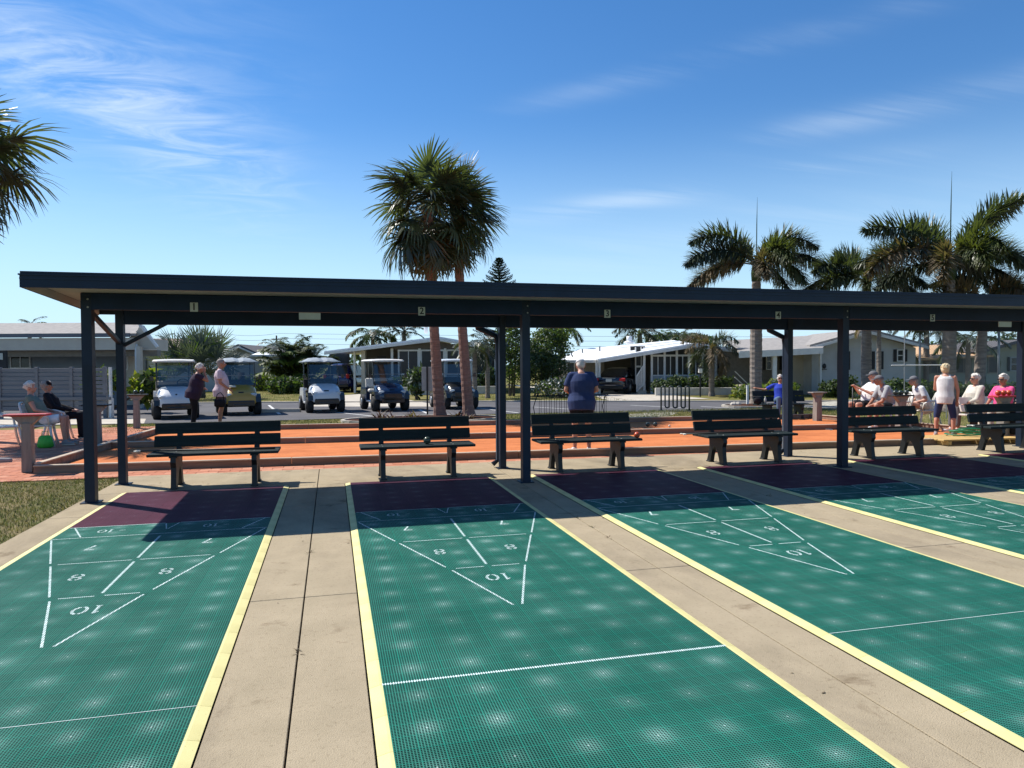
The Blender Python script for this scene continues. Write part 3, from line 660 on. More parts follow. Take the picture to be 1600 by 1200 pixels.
c = gp(1353, 633); crown_palm('foxtail_palm', 'foxtail palm with two trunks seen behind the man in a cap', c, at(1350, 452, 25).z-.2, [
    (180, 50, 1.56, 2.56, P), (190, 22, 1.29, 2.82, P), (4, 20, 1.20, 2.94, K_), (-85, 72, 1.47, 2.05, P), (90, 66, 1.29, 2.43, P), (-20, 40, 1.66, 2.43, K_), (150, 30, 1.56, 2.69, K_), (-130, 30, 1.56, 2.05, P)], .16, group=g, seed=2, spear=1.3, kw=FK)
c = gp(1527, 640); crown_palm('foxtail_palm', 'lower foxtail palm partly hidden behind the largest one', c, at(1545, 492, 24).z-.2, [
    (180, 40, 1.56, 2.43, D_), (0, 42, 1.56, 2.69, P), (14, 18, 1.20, 2.82, K_), (-90, 50, 1.84, 1.92, D_), (90, 60, 1.47, 2.56, P), (160, 10, 1.20, 2.43, K_), (-30, 25, 1.47, 2.30, P)], .15, group=g, seed=1, lean=(.2, 0), kw=FK)
# smaller and distant palms
def small_palm(u, v, D, H, ln, label, mats=(P, K_), n=10, seed=0, tr=.12, name='feather_palm', base=None, e=(70, 5), arch=1.6, kw=None, group='small palms among the homes', z0=None):
    c = at(u, v, D); c.z = -.03
    fr = []
    for i in range(n):
        f = i/(n-1); fr.append((round(i*137.5) % 360, round((e[0]*(1-f)+e[1]*f)/10)*10, arch, ln, mats[i % len(mats)]))
    return crown_palm(name, label, c, H, fr, tr, group=group, crownshaft=False, seed=seed, kw=kw or dict(bushy=False, nl=34, ll=.5, w_=.07, start=.15))
small_palm(1112, 610, 35, 2.4, 1.8, 'drooping palm in front of the screened porch with the white roof', (P, D_, K_), 14, 1, .13, e=(65, -30), arch=1.9, kw=dict(nl=80, ll=.5, w_=.05))
small_palm(742, 617, 32, 2.3, 1.3, 'small arching palm in front of the dark porch windows', (K_, P), 14, 2, .10, e=(70, -20), arch=2.0, kw=dict(bushy=False, nl=44, ll=.4, w_=.05))
small_palm(762, 614, 34, 2.6, 1.2, 'dark tufted palm just left of the rear post', (K_,), 12, 0, .10, e=(75, -10), arch=1.7)
small_palm(583, 600, 62, 4.0, 3.0, 'weeping queen palm rising behind the long porch roof', (P, 'leaf_mid'), 14, 1, .18, e=(75, 10), arch=2.4, kw=dict(bushy=False, nl=60, ll=.8, w_=.06))
small_palm(632, 600, 60, 4.4, 2.2, 'stiff dark palm right of the weeping palm behind the roof', (K_,), 16, 2, .2, e=(80, 0), arch=1.2)
small_palm(1000, 600, 55, 3.9, 2.6, 'dark palm behind the white metal roof', (K_, P), 14, 0, .2, e=(60, -10), arch=1.7, kw=dict(nl=70, ll=.6, w_=.05))
small_palm(1066, 600, 70, 4.3, 2.0, 'little far palm above the ridge of the white roof', (K_, P), 12, 1, .16, e=(70, 0), arch=1.5)
small_palm(878, 606, 46, 3.9, 2.2, 'feathery palm at the right of the tall garden shrubs', (P, 'leaf_mid'), 13, 2, .16, e=(70, 0), arch=1.7)
small_palm(48, 600, 60, 4.8, 1.9, 'far palm sticking up above the left roof ridge', (K_, P), 12, 0, .16, e=(75, 10), arch=1.5)
small_palm(256, 600, 75, 4.2, 1.6, 'tiny palm far behind the brown roof', (K_, P), 10, 2, .14, e=(75, 0), arch=1.5)
small_palm(428, 600, 78, 3.9, 2.0, 'low round palm beside the utility pole', (P,), 13, 1, .16, e=(70, -10), arch=1.6)
small_palm(1447, 603, 36, 3.6, 1.9, 'wide dark green palm behind the woman in the white top', (P, K_), 16, 2, .13, e=(60, -10), arch=1.5)
small_palm(1373, 605, 33, 3.7, 1.5, 'slim palm between the white house shutters', (K_, D_), 10, 0, .09, e=(70, 0), arch=1.6)
small_palm(1512, 606, 33, 2.7, 1.9, 'short palm against the tan roof', (P, K_), 12, 1, .10, e=(50, -20), arch=1.3)
# silver fan palm at the left, on a short stem
c = gp(312, 622); t = thing('silver_fan_palm', 'broad silvery fan palm behind the white golf cart', 'palm tree', c)
trunk_mesh([(0, 0, 0), (0, 0, 1.0)], [.28, .24], 'trunk_brown', parent=t)
rnd = random.Random(5)
for i in range(34):
    f = i/33; me = cached(fan_frond, i % 3, m='leaf_grey', droop=.12, pet=1.15, nb=30, L_=.9, m2='leaf_mid'); put_frond(me, t, Vector((0, 0, 1.0)), i*2.399, R(84-70*f+rnd.uniform(-6, 6)), 1.28*rnd.uniform(.85, 1.08), rnd.uniform(-.9, .9))
# leafy masses -------------------------------------------------
def leaf_cloud(b, c, r, n, s, mats, rnd, flat=.0, long=1.0):
    c = Vector(c)
    for i in range(n):
        v = Vector((rnd.gauss(0, 1), rnd.gauss(0, 1), rnd.gauss(0, 1))).normalized()*rnd.uniform(.45, 1.05)**.6
        nn = noise.noise(Vector((v.x*2+c.x, v.y*2+c.y, v.z*2)))*.35
        p = c+Vector((v.x*r[0], v.y*r[1], v.z*r[2]))*(1+nn)
        if p.z < .02: p.z = .02+abs(p.z)*.2
        d = (v+Vector((rnd.uniform(-1, 1), rnd.uniform(-1, 1), rnd.uniform(-.9, .6)))).normalized()
        a = d.orthogonal().normalized(); a = (a*math.cos(i)+d.cross(a)*math.sin(i)); L_ = s*rnd.uniform(.6, 1.3)*long; W = s*rnd.uniform(.3, .5)
        e = a.cross(d).normalized()*W
        b.add([p, p+a*L_*.5+e*.9, p+a*L_, p+a*L_*.5-e*.9], [(0, 1, 2, 3)], rnd.choice(mats))
def shrub(name, label, cat, base, blobs, n, s, mats, seed=1, stems=3, group=None, stem_h=None, long=1.0, mat_stem='trunk_brown'):
    rnd = random.Random(seed); t = thing(name, label, cat, base, 0, group); b = MB(); tot = sum(bl[1][0]*bl[1][2] for bl in blobs)
    for c, r in blobs: leaf_cloud(b, c, r, int(1.9*n*r[0]*r[2]/tot), s*.72, mats, rnd, long=long)
    b.build('foliage', None, t)
    b = MB()
    for i in range(stems):
        c, r = blobs[i % len(blobs)]; x0 = rnd.uniform(-.15, .15)*(stems > 1); b.tube([(x0, rnd.uniform(-.1, .1), 0), ((x0+c[0])/2, c[1]/2, c[2]*.5), (c[0]+rnd.uniform(-.2, .2)*r[0], c[1], c[2])], [.05, .035, .015], mat_stem, 5)
    b.build('stem', None, t); return t
def hedge(label, p, q, h, wd, n, s, mats, seed=1, name='hedge', cat='hedge', group=None):
    p = Vector(p); q = Vector(q); d = q-p; L_ = d.length; k = max(2, int(L_/(wd*1.1))); c0 = (p+q)/2; c0.z = 0
    blobs = []
    for i in range(k):
        c = p+d*((i+.5)/k)-c0; rh = .85+.3*((i*7919) % 10)/10; blobs.append(((c.x, c.y, h*.40*rh), (L_/k*.75, wd*.6, h*.48*rh)))
    return shrub(name, label, cat, c0, blobs, n, s, mats, seed, min(k, 6), group)
G1 = ['leaf_mid', 'hedge', 'leaf_bright']; G2 = ['hedge', 'leaf_mid']; 
# areca clump beside the driveway (arching feather fronds from the ground)
c = gp(468, 610.5); t = thing('areca_palm', 'big yellow green areca palm clump behind the silver golf cart', 'palm tree', (c.x, c.y, -.03)); rnd = random.Random(4)
for i in range(70):
    f = i/69; m = ('palm_lime', 'palm_green', 'leaf_bright', 'palm_green')[i % 4]
    me = cached(plume_frond, i % 3, L_=3.1, arch=1.35 if i % 2 else 1.9, e0=84, m=m, bushy=False, nl=54, ll=.72, w_=.085, start=.25)
    put_frond(me, t, Vector((rnd.uniform(-1, 1), rnd.uniform(-.6, .6), rnd.uniform(0, 1.5))), i*2.399, rnd.uniform(-.30, .12), rnd.uniform(.7, 1.0))
b = MB()
for i in range(12): x = rnd.uniform(-.8, .8); b.tube([(x*.5, rnd.uniform(-.4, .4), 0), (x, rnd.uniform(-.5, .5), 1.7)], .05, 'trunk_brown', 5)
b.build('stem', None, t)
def at0(u, v, D): c = at(u, v, D); c.z = -.03; return c
shrub('garden_shrub', 'low dark bushes under the areca palm', 'shrub', at0(450, 600, 41), [((0, 0, .45), (1.2, 1, .5))], 800, .28, G2, 2, group='garden shrubs by the homes')
shrub('garden_shrub', 'leafy bushes left of the areca palm, below the white roof', 'shrub', at0(410, 600, 46), [((0, 0, .5), (1.7, 1, .55))], 1100, .25, G1, 3, group='garden shrubs by the homes')
# garden of tall shrubs in the middle
shrub('garden_tree', 'slim leafy tree between the two centre posts', 'tree', at0(800, 606, 36), [((-.1, 0, 2.9), (.8, .7, 1.0)), ((.1, 0, 1.5), (.7, .6, .9)), ((.2, 0, 4.0), (.6, .5, .6))], 2300, .17, ['leaf_mid', 'leaf_bright', 'hedge'], 4, 4, 'garden trees in the middle')
shrub('garden_tree', 'light green garden tree right of the centre post', 'tree', at0(858, 604, 37), [((0, 0, 2.4), (1.3, .9, .9)), ((.5, 0, 3.3), (.9, .8, .6)), ((-.9, 0, 2.0), (.7, .6, .8)), ((.1, .2, 3.0), (1, .7, .6))], 3400, .17, ['leaf_bright', 'leaf_mid', 'leaf_mid', 'hedge'], 5, 5, 'garden trees in the middle')
shrub('garden_tree', 'dark lower tree beside the carport with a yellow tuft', 'tree', at0(838, 606, 36), [((0, 0, 1.5), (.9, .7, .9)), ((.9, 0, 1.4), (.8, .6, .7)), ((.6, 0, 2.3), (.3, .3, .3))], 2300, .16, ['hedge', 'hedge', 'leaf_mid'], 6, 4, 'garden trees in the middle')
shrub('flower_bush', 'pale leaved flowering bush beside the carport post', 'shrub', at0(872, 608, 34), [((0, 0, .5), (1.1, .5, .45)), ((1.1, 0, .4), (.6, .5, .35))], 1000, .17, ['leaf_grey', 'leaf_mid', 'hedge', 'white_cloth'], 7, 3)
shrub('garden_tree', 'round shade tree crown far behind the white roof', 'tree', at0(1042, 600, 90), [((0, 0, 4.3), (3.2, 2, 1.3)), ((4, 0, 4.2), (2.8, 2, 1.2))], 1800, .5, G2, 8, 3, 'distant trees on the skyline')
shrub('distant_trees', 'tall dark hedge trees behind the tan roofed house', 'tree', at0(1590, 600, 60), [((0, 0, 2.2), (6, 2, 2.0)), ((-9, 0, 1.8), (6, 2, 1.6))], 2200, .5, G2, 9, 3, 'distant trees on the skyline')
shrub('distant_trees', 'row of dark trees at the far end of the left lawn', 'tree', at0(520, 600, 70), [((-5, 0, 1.4), (4, 2, 1.3)), ((3, 0, 1.5), (5, 2, 1.3)), ((10, 0, 1.6), (5, 2, 1.5))], 2200, .45, G2, 10, 3, 'distant trees on the skyline')
# porch beds
g = 'bushes planted along the homes'
hedge('dark bushes in the white planter under the porch windows', at0(612, 600, 38.9), at0(668, 600, 38.9), 1.35, .7, 1300, .2, G2, 11, group=g)
hedge('round clipped bush at the right end of the dark porch', at0(742, 600, 39.8), at0(772, 600, 39.8), 1.5, .7, 900, .2, G2, 12, group=g)
hedge('long dark clipped hedge along the screened porch with the white roof', at0(1022, 600, 36.8), at0(1142, 600, 36.6), 1.0, .7, 2400, .18, G2, 13, group=g)
hedge('yellow green leafy bushes behind the woman in blue', at0(1152, 600, 31), at0(1243, 600, 30), .85, .8, 1500, .2, ['leaf_yellow', 'leaf_bright', 'leaf_mid'], 14, group=g)
hedge('dark hedge under the white house window with shutters', at0(1284, 600, 33), at0(1335, 600, 32.4), 1.0, .8, 1200, .18, G2, 15, group=g)
hedge('long low dark hedge running behind the seated men to the right edge', at0(1345, 600, 30), at0(1640, 600, 27), .85, .8, 4200, .18, G2, 16, group=g)
shrub('yucca_plant', 'small spiky plant with pale stems beside the porch planter', 'plant', at0(652, 608, 33), [((0, 0, .8), (.4, .4, .6))], 260, .3, ['leaf_mid', 'leaf_grey', 'hedge'], 17, 3, long=1.6)
shrub('spiky_plant', 'yellowish spiky plant in front of the left building', 'plant', at0(170, 640, 24), [((-.2, 0, 1.1), (.5, .5, .35)), ((1.2, 0, .9), (.45, .4, .5))], 420, .34, ['leaf_yellow', 'leaf_bright', 'leaf_mid', 'hedge'], 18, 4, long=1.5)
# norfolk pine
c = at0(781, 600, 56); t = thing('norfolk_pine', 'tiered norfolk pine rising above the shelter roof', 'pine tree', c); top = at(780, 403, 56).z+.03
b = MB(); b.tube([(0, 0, 0), (0, 0, top*.5), (0, 0, top)], [.2, .13, .02], 'trunk_brown', 6); b.build('trunk', None, t)
rnd = random.Random(3); b = MB(); z = 2.0
while z < top-.1:
    r = min(2.1, (top-z)*.52+.12)
    for k in range(6):
        a = k*math.pi/3+z*2.1; d = Vector((math.cos(a), math.sin(a), 0)); n_ = max(4, int(r/.12))
        pts = [Vector((0, 0, z))+d*r*q+Vector((0, 0, .05*r*math.sin(q*3)+.28*r*q*q)) for q in (0, .35, .7, 1)]; b.tube(pts, [.03, .025, .02, .008], 'pine_green', 4, cap=False)
        for j in range(n_):
            q = (j+1)/n_; p = Vector((0, 0, z))+d*r*q+Vector((0, 0, .28*r*q*q))
            for sg in (-1, 1):
                sd = Vector((-d.y, d.x, 0))*sg+d*.8; blade(b, p, sd, .16+.24*r*(1.1-q)*.5, .13, .1, m='pine_green', seg=1); blade(b, p, sd+Vector((0, 0, .9)), .16, .11, 0, m='pine_green', seg=1); blade(b, p, sd+Vector((0, 0, -.7)), .14, .11, 0, m='pine_green', seg=1)
    z += .15+.16*(top-z)/4
b.build('branches', None, t)
# mulch beds, red plants ---------------------------------------
def oval(c, rx, ry, n=28): return [(c[0]+rx*math.cos(2*math.pi*i/n), c[1]+ry*math.sin(2*math.pi*i/n)) for i in range(n)]
def bed(label, c, rx, ry, h=.06):
    t = thing('mulch_bed', label, 'garden bed', (c[0], c[1], 0)); b = MB(); rings = []
    for k, f in enumerate((1, .9, .6, .25)): rings.append([(p[0]*f, p[1]*f, -.02+h*(1-f**2)+.03) for p in oval((0, 0), rx, ry)])
    b.loft(rings, 'mulch'); b.build('mulch', None, t, smooth=True)
    b = MB(); ro = oval((0, 0), rx+.10, ry+.10); ri = oval((0, 0), rx, ry); n = len(ro)
    for i in range(n):
        j = (i+1) % n; A_, B_, C_, D__ = [Vector((*q, .035)) for q in (ro[i], ro[j], ri[j], ri[i])]; dn = Vector((0, 0, -.07))
        e = .03; A2 = A_.lerp(B_, e); B2 = B_.lerp(A_, e); C2 = C_.lerp(D__, e); D2 = D__.lerp(C_, e)
        bb = MB(); bb.add([A2+dn, B2+dn, C2+dn, D2+dn, A2, B2, C2, D2], [(3, 2, 1, 0), (4, 5, 6, 7), (0, 1, 5, 4), (1, 2, 6, 5), (2, 3, 7, 6), (3, 0, 4, 7)], 'concrete_pale'); bb.build('edging_block', None, t)
    return t
bed('oval bed of dark mulch edged in pale concrete, around the two tall fan palms', (2.35, 13.35), 2.25, 1.15)
bed('small mulch bed around the foxtail palm behind the woman in blue', (14.9, 16.0), 1.2, .9)
def bromeliad(loc, label, seed, s=1):
    rnd = random.Random(seed); t = thing('red_plant', label, 'plant', loc, 0, 'spiky red plants in the mulch bed')
    b = MB()
    for i in range(26): a = i*2.4; e = rnd.uniform(.4, 1.6); blade(b, (rnd.uniform(-.15, .15)*s, rnd.uniform(-.1, .1)*s, 0), Vector((math.cos(a), math.sin(a), e)), rnd.uniform(.25, .48)*s, .045, .5, m=rnd.choice(('leaf_red', 'leaf_red', 'palm_dry')), seg=2)
    b.build('leaves', None, t)
for i, (u, v, lb) in enumerate([(607, 655, 'leftmost spiky red plant in the oval mulch bed'), (644, 653, 'spiky red plant just left of the pink palm trunk'), (716, 652, 'spiky red plant between the two palm trunks'), (732, 654, 'small spiky red plant at the foot of the right trunk'), (592, 653, 'low spiky red plant at the left end of the bed')]):
    bromeliad(gp(u, v, .03), lb, i, .85 if i != 3 else .6)
for i, (u, v) in enumerate([(1098, 612), (1106, 613), (1116, 613), (1122, 614), (1153, 634), (1147, 634)]):
    c = gp(u, v); b = MB(); b.ball((0, 0, .06), (.16, .13, .12), 'rock', 7, 5); tag(b.build('rock', None, None, loc=(c.x, c.y, -.03)), ('pale rock by the porch bed, first from the left', 'pale rock by the porch bed, second from the left', 'pale rock by the porch bed, third from the left', 'pale rock by the porch bed, fourth from the left', 'pale rock at the left tip of the small mulch bed', 'smaller pale rock beside the small mulch bed')[i], 'rock', 'pale garden rocks')
# grass blades where the lawn is near or seen edge-on
rng = np.random.default_rng(3)
def grass(name, n, xr_, yr_, h, keep=None, mats=('lawn_near',)):
    x = rng.uniform(*xr_, n); y = rng.uniform(*yr_, n)
    if keep: k = keep(x, y); x, y = x[k], y[k]
    n = len(x); hh = rng.uniform(.4, 1.1, n)*h; a = rng.uniform(0, 2*np.pi, n); w_ = rng.uniform(.003, .006, n)*(h/.05)*1.3; lx = rng.normal(0, .45, n)*hh; ly = rng.normal(0, .45, n)*hh
    V = np.empty((n, 3, 3)); V[:, 0] = np.c_[x-np.cos(a)*w_, y-np.sin(a)*w_, np.full(n, -.025)]; V[:, 1] = np.c_[x+np.cos(a)*w_, y+np.sin(a)*w_, np.full(n, -.025)]; V[:, 2] = np.c_[x+lx, y+ly, -.025+hh]
    me = bpy.data.meshes.new(name); me.from_pydata(V.reshape(-1, 3).tolist(), [], np.arange(3*n).reshape(-1, 3).tolist())
    for m in mats: me.materials.append(MATS[m])
    me.polygons.foreach_set('material_index', rng.integers(0, len(mats), n)); me.update(); o = obj(name, me); o['kind'] = 'stuff'; return o
mat('grass_green', (.085, .115, .028), .8, (.05, .075, .02), .8, trans=.2); mat('grass_tan', (.26, .21, .10), .9, (.18, .14, .07), 2, trans=.2)
grass('lawn_grass', 62000, (-8.5, -3.03), (-1.2, 4.0), .038, None, ('grass_green', 'grass_tan', 'grass_green', 'grass_tan', 'lawn_near'))
grass('verge_grass', 60000, (-6, 16), (11.05, 15.3), .05, lambda x, y: (y > 11.0-.06*x+.0) & (y < 14.3+np.clip(.1*x, 0, .8)) & (((x-2.35)/2.45)**2+((y-13.35)/1.35)**2 > 1), ('grass_green', 'grass_tan', 'grass_green', 'lawn'))
grass('verge_grass', 26000, (13.6, 26), (6, 15.5), .05, lambda x, y: (x > 13.9) & ((y-15.4)**2+(x-17.6)**2 > 3), ('grass_green', 'grass_tan', 'grass_green'))
grass('far_lawn_grass', 50000, (-12, 26), (18, 44), .07, lambda x, y: (y > 25.6-.318*(x+2)) & ~((x > 12.6) & (x < 19.5)) & ~((x > -.8) & (x < 6)), ('grass_green', 'grass_green', 'grass_tan'))
gsheet('gravel_patch', [gp(1243, 630), gp(1300, 626), gp(1345, 622), gp(1640, 630), gp(1640, 648), gp(1480, 642), gp(1400, 637), gp(1250, 636)], -.026, 'gravel_white')
gsheet('bare_patch', [gp(975, 650), gp(1045, 648), gp(1060, 643), gp(1040, 641), gp(985, 645)], -.038, 'gravel_white')
# ================================================================ HOMES (frames aligned with the street)
class Frame:
    """local frame of a facade: x along the street to the right, y away, z up; origin at a ground point of the place"""
    def __init__(s, u, D):
        s.o = at(u, 600, D); s.o.z = 0; s.D = D
    def x(s, u, dy=0):       # local x of the vertical seen at column u, on the plane dy behind the facade
        p = at(u, 567, s.D+dy); return (p-s.o).dot(RD)
    def z(s, u, v, dy=0):
        return at(u, v, s.D+dy).z
def home(label, fr, name='bungalow', cat='house'):
    return thing(name, label, cat, (fr.o.x, fr.o.y, -.03), -YAW)
def wbox(b, x0, x1, y0, y1, z0, z1, m, bev=0): b.box(((x0+x1)/2, (y0+y1)/2, (z0+z1)/2), (abs(x1-x0), abs(y1-y0), abs(z1-z0)), m, bev=bev)
def one(name, x0, x1, y0, y1, z0, z1, m, par, bev=0):
    b = MB(); wbox(b, x0, x1, y0, y1, z0, z1, m, bev); return b.build(name, None, par)
def window(par, x0, x1, z0, z1, y, mull=1, fm='white_paint', gm='window_dark', fw=.05, name='window', rail=False):
    b = MB(); wbox(b, x0, x0+fw, y-.05, y, z0, z1, fm); wbox(b, x1-fw, x1, y-.05, y, z0, z1, fm); wbox(b, x0+fw, x1-fw, y-.05, y, z1-fw, z1, fm); wbox(b, x0+fw, x1-fw, y-.05, y, z0, z0+fw, fm)
    for i in range(1, mull): xm = x0+(x1-x0)*i/mull; wbox(b, xm-.02, xm+.02, y-.045, y-.005, z0+fw, z1-fw, fm)
    if rail: zm = (z0+z1)/2; wbox(b, x0+fw, x1-fw, y-.043, y-.007, zm-.02, zm+.02, fm)
    o = b.build(name, None, par); p = one('pane', x0+fw*.5, x1-fw*.5, y-.022, y-.008, z0+fw*.5, z1-fw*.5, gm, o); return o
def lap_wall(par, x0, x1, y, z0, z1, m, step=.2, name='wall', back=.12):
    b = MB(); wbox(b, x0, x1, y, y+back, z0, z1, m); z = z0
    while z < z1-.03:
        zt = min(z+step, z1); b.add([(x0, y-.018, z), (x1, y-.018, z), (x1, y-.002, zt), (x0, y-.002, zt), (x0, y, z), (x1, y, z)], [(0, 1, 2, 3), (4, 5, 1, 0)], m); z += step
    return b.build(name, None, par)
# ---- home A: long dark porch with a carport and the blue SUV
f = Frame(640, 41); h = home('long low house with a dark screened porch and open carport holding the blue vehicle', f)
zf = lambda u, v, d=0: f.z(u, v, d)+.03
xr0, xr1, xr2 = f.x(512), f.x(688), f.x(800)
z0, z1, z2 = zf(512, 551), zf(688, 529), zf(800, 548)
b = MB(); b.prism([(xr0, z0), (xr1, z1), (xr2, z2), (xr2, z2+.07), (xr1, z1+.09), (xr0, z0+.07)], 'y', -.7, 9, 'roof_white'); b.build('roof', None, h)
b = MB(); b.prism([(xr0, z0-.14), (xr1, z1-.16), (xr2, z2-.14), (xr2, z2-.002), (xr1, z1-.002), (xr0, z0-.002)], 'y', -.74, -.66, 'white_paint'); b.build('fascia', None, h)
xc, xs_ = f.x(612), f.x(776); zt = zf(612, 546); zb = zf(612, 587)
b = MB(); b.prism([(xc, zt), (xs_, zt), (xs_, z2-.1), (xr1, z1-.18), (xc, zf(612, 541))], 'y', .0, .12, 'siding_tan'); b.build('gable', None, h)
lap_wall(h, xc, xs_, 0, -.0, zb, 'siding_grey')
for i, (ua, ub) in enumerate([(622, 655), (657, 695), (697, 736), (738, 775)]): window(h, f.x(ua), f.x(ub), zb+.03, zt-.02, .02, 2, gm='screen_dark', fw=.09)
for u in (613, 656, 696, 737): one('post', f.x(u)-.07, f.x(u)+.07, -.08, .0, 0, zt+.05, 'white_paint', h)
one('wall', xc-.1, xs_, 3.2, 3.4, 0, zt+.4, 'siding_tan', h)
lap_wall(h, f.x(572, 3), xc, 3, 0, zf(590, 541, 3), 'siding_tan', .25)
one('door', f.x(590, 3), f.x(604, 3), 2.93, 2.98, .15, 2.15, 'screen_dark', h)
one('post', f.x(565), f.x(571), -.1, .3, 0, zf(568, 548), 'beige', h); one('post', f.x(553), f.x(556), -.1, .0, 0, zf(554, 549), 'white_paint', h)
one('wall', f.x(515, 5), f.x(546, 5), 5, 5.15, 0, zf(530, 552, 5), 'siding_tan', h); window(h, f.x(575, 3), f.x(583, 3), 1.0, 2.0, 2.99, 1)
for k in range(5): one('planter_block', f.x(620)+k*.37*2, f.x(620)+k*.37*2+.72, -3.1, -2.9, 0, .42, 'brick_white', h, .01)
one('planter_block', f.x(738), f.x(776), -2.2, -2.0, 0, .42, 'brick_white', h, .01)
b = MB(); b.tube([(f.x(663, 3), 4, 3.6), (f.x(663, 3), 4, 4.15)], .12, 'roof_white', 8); b.ball((f.x(663, 3), 4, 4.2), .24, 'galv'); b.build('roof_vent', None, h, True)
gsheet('driveway', [gp(515, 618), gp(575, 614), gp(690, 632), gp(740, 634), gp(560, 634), gp(486, 634)], -.028, 'concrete_pale')
gsheet('driveway', [gp(905, 607), gp(1012, 608), gp(1062, 618), gp(1110, 622), gp(960, 626), gp(940, 622)], -.028, 'concrete_pale')
gsheet('driveway', [gp(1235, 603), gp(1330, 603), gp(1400, 622), gp(1262, 616)], -.028, 'concrete_pale')
gsheet('footpath', [gp(228, 653), gp(100, 650), gp(-150, 650), gp(-150, 660), gp(60, 662), gp(225, 660)], -.027, 'concrete_pale')
gsheet('garden_path', [gp(790, 601), gp(800, 600), gp(880, 608), gp(900, 611), gp(870, 609)], -.027, 'concrete_pale')
# ---- home B: white metal roof, carport with the dark sedan, screened porch
f = Frame(1080, 38); h = home('house with a gleaming white metal roof, open carport and tall screened porch', f)
zf = lambda u, v, d=0: f.z(u, v, d)+.03
xa, xb, xe = f.x(932), f.x(1082), f.x(1150); za, zb_, ze = zf(932, 562), zf(1082, 538), zf(1150, 547)
b = MB()
b.prism([(xa, za-.03), (xb, zb_-.03), (xe, ze-.05), (xe, ze+.03), (xb, zb_+.06), (xa, za+.04)], 'y', -.6, 2.2, 'roof_white')

loc_ = lambda u, v, D: Matrix.Rotation(YAW, 3, 'Z') @ (at(u, v, D)-h.location)
A_, B_, C_, D_4, E_ = loc_(876, 561, 41.5), loc_(932, 561.3, 37.6), loc_(1083, 537.2, 37.6), loc_(1052, 531.5, 44.5), loc_(903, 546, 44.5)
F_ = loc_(1150, 548, 37.6); dn = Vector((0, 0, -.06))
P5 = [A_, B_, C_, D_4, E_, F_]; b.add(P5+[p+dn for p in P5], [(0, 1, 4), (1, 2, 3, 4), (2, 5, 3), (0, 6, 7, 1), (1, 7, 8, 2), (3, 9, 10, 4), (4, 10, 6, 0), (6, 10, 7), (7, 10, 9, 8)], 'roof_white'); b.build('roof', None, h)
for t_ in (.3, .62):      # raised laps of the metal roof
    b = MB(); p = B_.lerp(E_, t_); q = C_.lerp(D_4, t_); m_ = p.lerp(q, .55 if t_ < .5 else .35); b.tube([m_+Vector((0, 0, .03)), q+Vector((0, 0, .03))], .035, 'roof_white', 4); b.build('roof_lap', None, h)
b = MB(); b.prism([(xa, za-.17), (xb, zb_-.17), (xe, ze-.17), (xe, ze-.055), (xb, zb_-.035), (xa, za-.035)], 'y', -.65, -.58, 'white_paint'); b.build('fascia', None, h)
b = MB(); wbox(b, xa-1.9, xa, -.2, 4.5, za-.16, za-.02, 'white_paint'); b.build('carport_beam', None, h)
for k, u in enumerate((882, 931, 935.5, 1005)): one('post', f.x(u)-.06, f.x(u)+.06, -.3 if k else .6, -.18 if k else .72, 0, zf(u, 562 if k < 3 else 551)-.02, 'white_paint', h)
xp0, xp1 = f.x(1016), f.x(1144); zr = zf(1060, 555.5); zs = zf(1060, 587)
b = MB(); b.prism([(xp0, zr), (xp1, zr), (xp1, ze-.18), (xb, zb_-.18), (xp0, zf(1016, 549))], 'y', .06, .12, 'screen_dark'); b.build('gable_screen', None, h)
lap_wall(h, xp0, xp1, 0, 0, zs, 'siding_grey'); us = [1018, 1038, 1057, 1076, 1098, 1118, 1143]
for ua, ub in zip(us, us[1:]): window(h, f.x(ua), f.x(ub), zs, zr, .04, 2, gm='screen_dark', fw=.05)
for u, vt in zip(us, [549, 546, 543, 540, 541, 543, 547]): one('post', f.x(u)-.055, f.x(u)+.055, -.07, .0, 0, zf(u, vt)-.12, 'white_paint', h)
one('rail', xp0, xp1, -.06, -.01, zr-.02, zr+.05, 'white_paint', h)
lap_wall(h, f.x(944, 4), f.x(1010, 4), 4, 0, zf(980, 552, 4), 'siding_tan', .25); one('wall', f.x(880, 6), f.x(944, 6), 6, 6.1, 0, za-.1, 'beige_dark', h)
one('wall', f.x(985, 2.5), xp0+.2, 2.5, 2.6, 0, 2.6, 'screen_dark', h); one('wall', xp0, xp1, 2.9, 3.0, 0, zr+.5, 'beige_dark', h)
window(h, f.x(885, 6), f.x(898, 6), 1.0, 2.2, 5.98, 1); one('door', f.x(996), f.x(1004), .6, .64, .5, 2.4, 'screen_dark', h)
d_ = MB(); wbox(d_, f.x(995), f.x(996.5), .5, .6, .5, 2.5, 'white_paint'); wbox(d_, f.x(1004), f.x(1005), .5, .6, .5, 2.5, 'white_paint'); wbox(d_, f.x(995), f.x(1005), .5, .6, 1.4, 1.5, 'white_paint'); d_.build('door_frame', None, h)
b = MB()                                    # stair rail beside the carport
for k in range(8): xx = f.x(992)+k*(f.x(1004)-f.x(992))/7; wbox(b, xx-.015, xx+.015, -.5, -.47, .1+k*.06, .95+k*.09, 'white_paint')
b.tube([(f.x(992), -.485, .95), (f.x(1004), -.485, 1.6)], .03, 'white_paint', 4); b.tube([(f.x(992), -.485, .12), (f.x(1004), -.485, .55)], .02, 'white_paint', 4); b.build('stair_rail', None, h)
for k in range(3): one('step', f.x(994)+k*.12, f.x(1008), -.4+.3*k, -.1+.3*k, 0, .18*(k+1), 'concrete_pale', h)
for k in range(10): one('planter_block', f.x(1010)+k*.47, f.x(1010)+k*.47+.46, -2.4, -2.2, 0, .38, 'brick_white', h, .01)
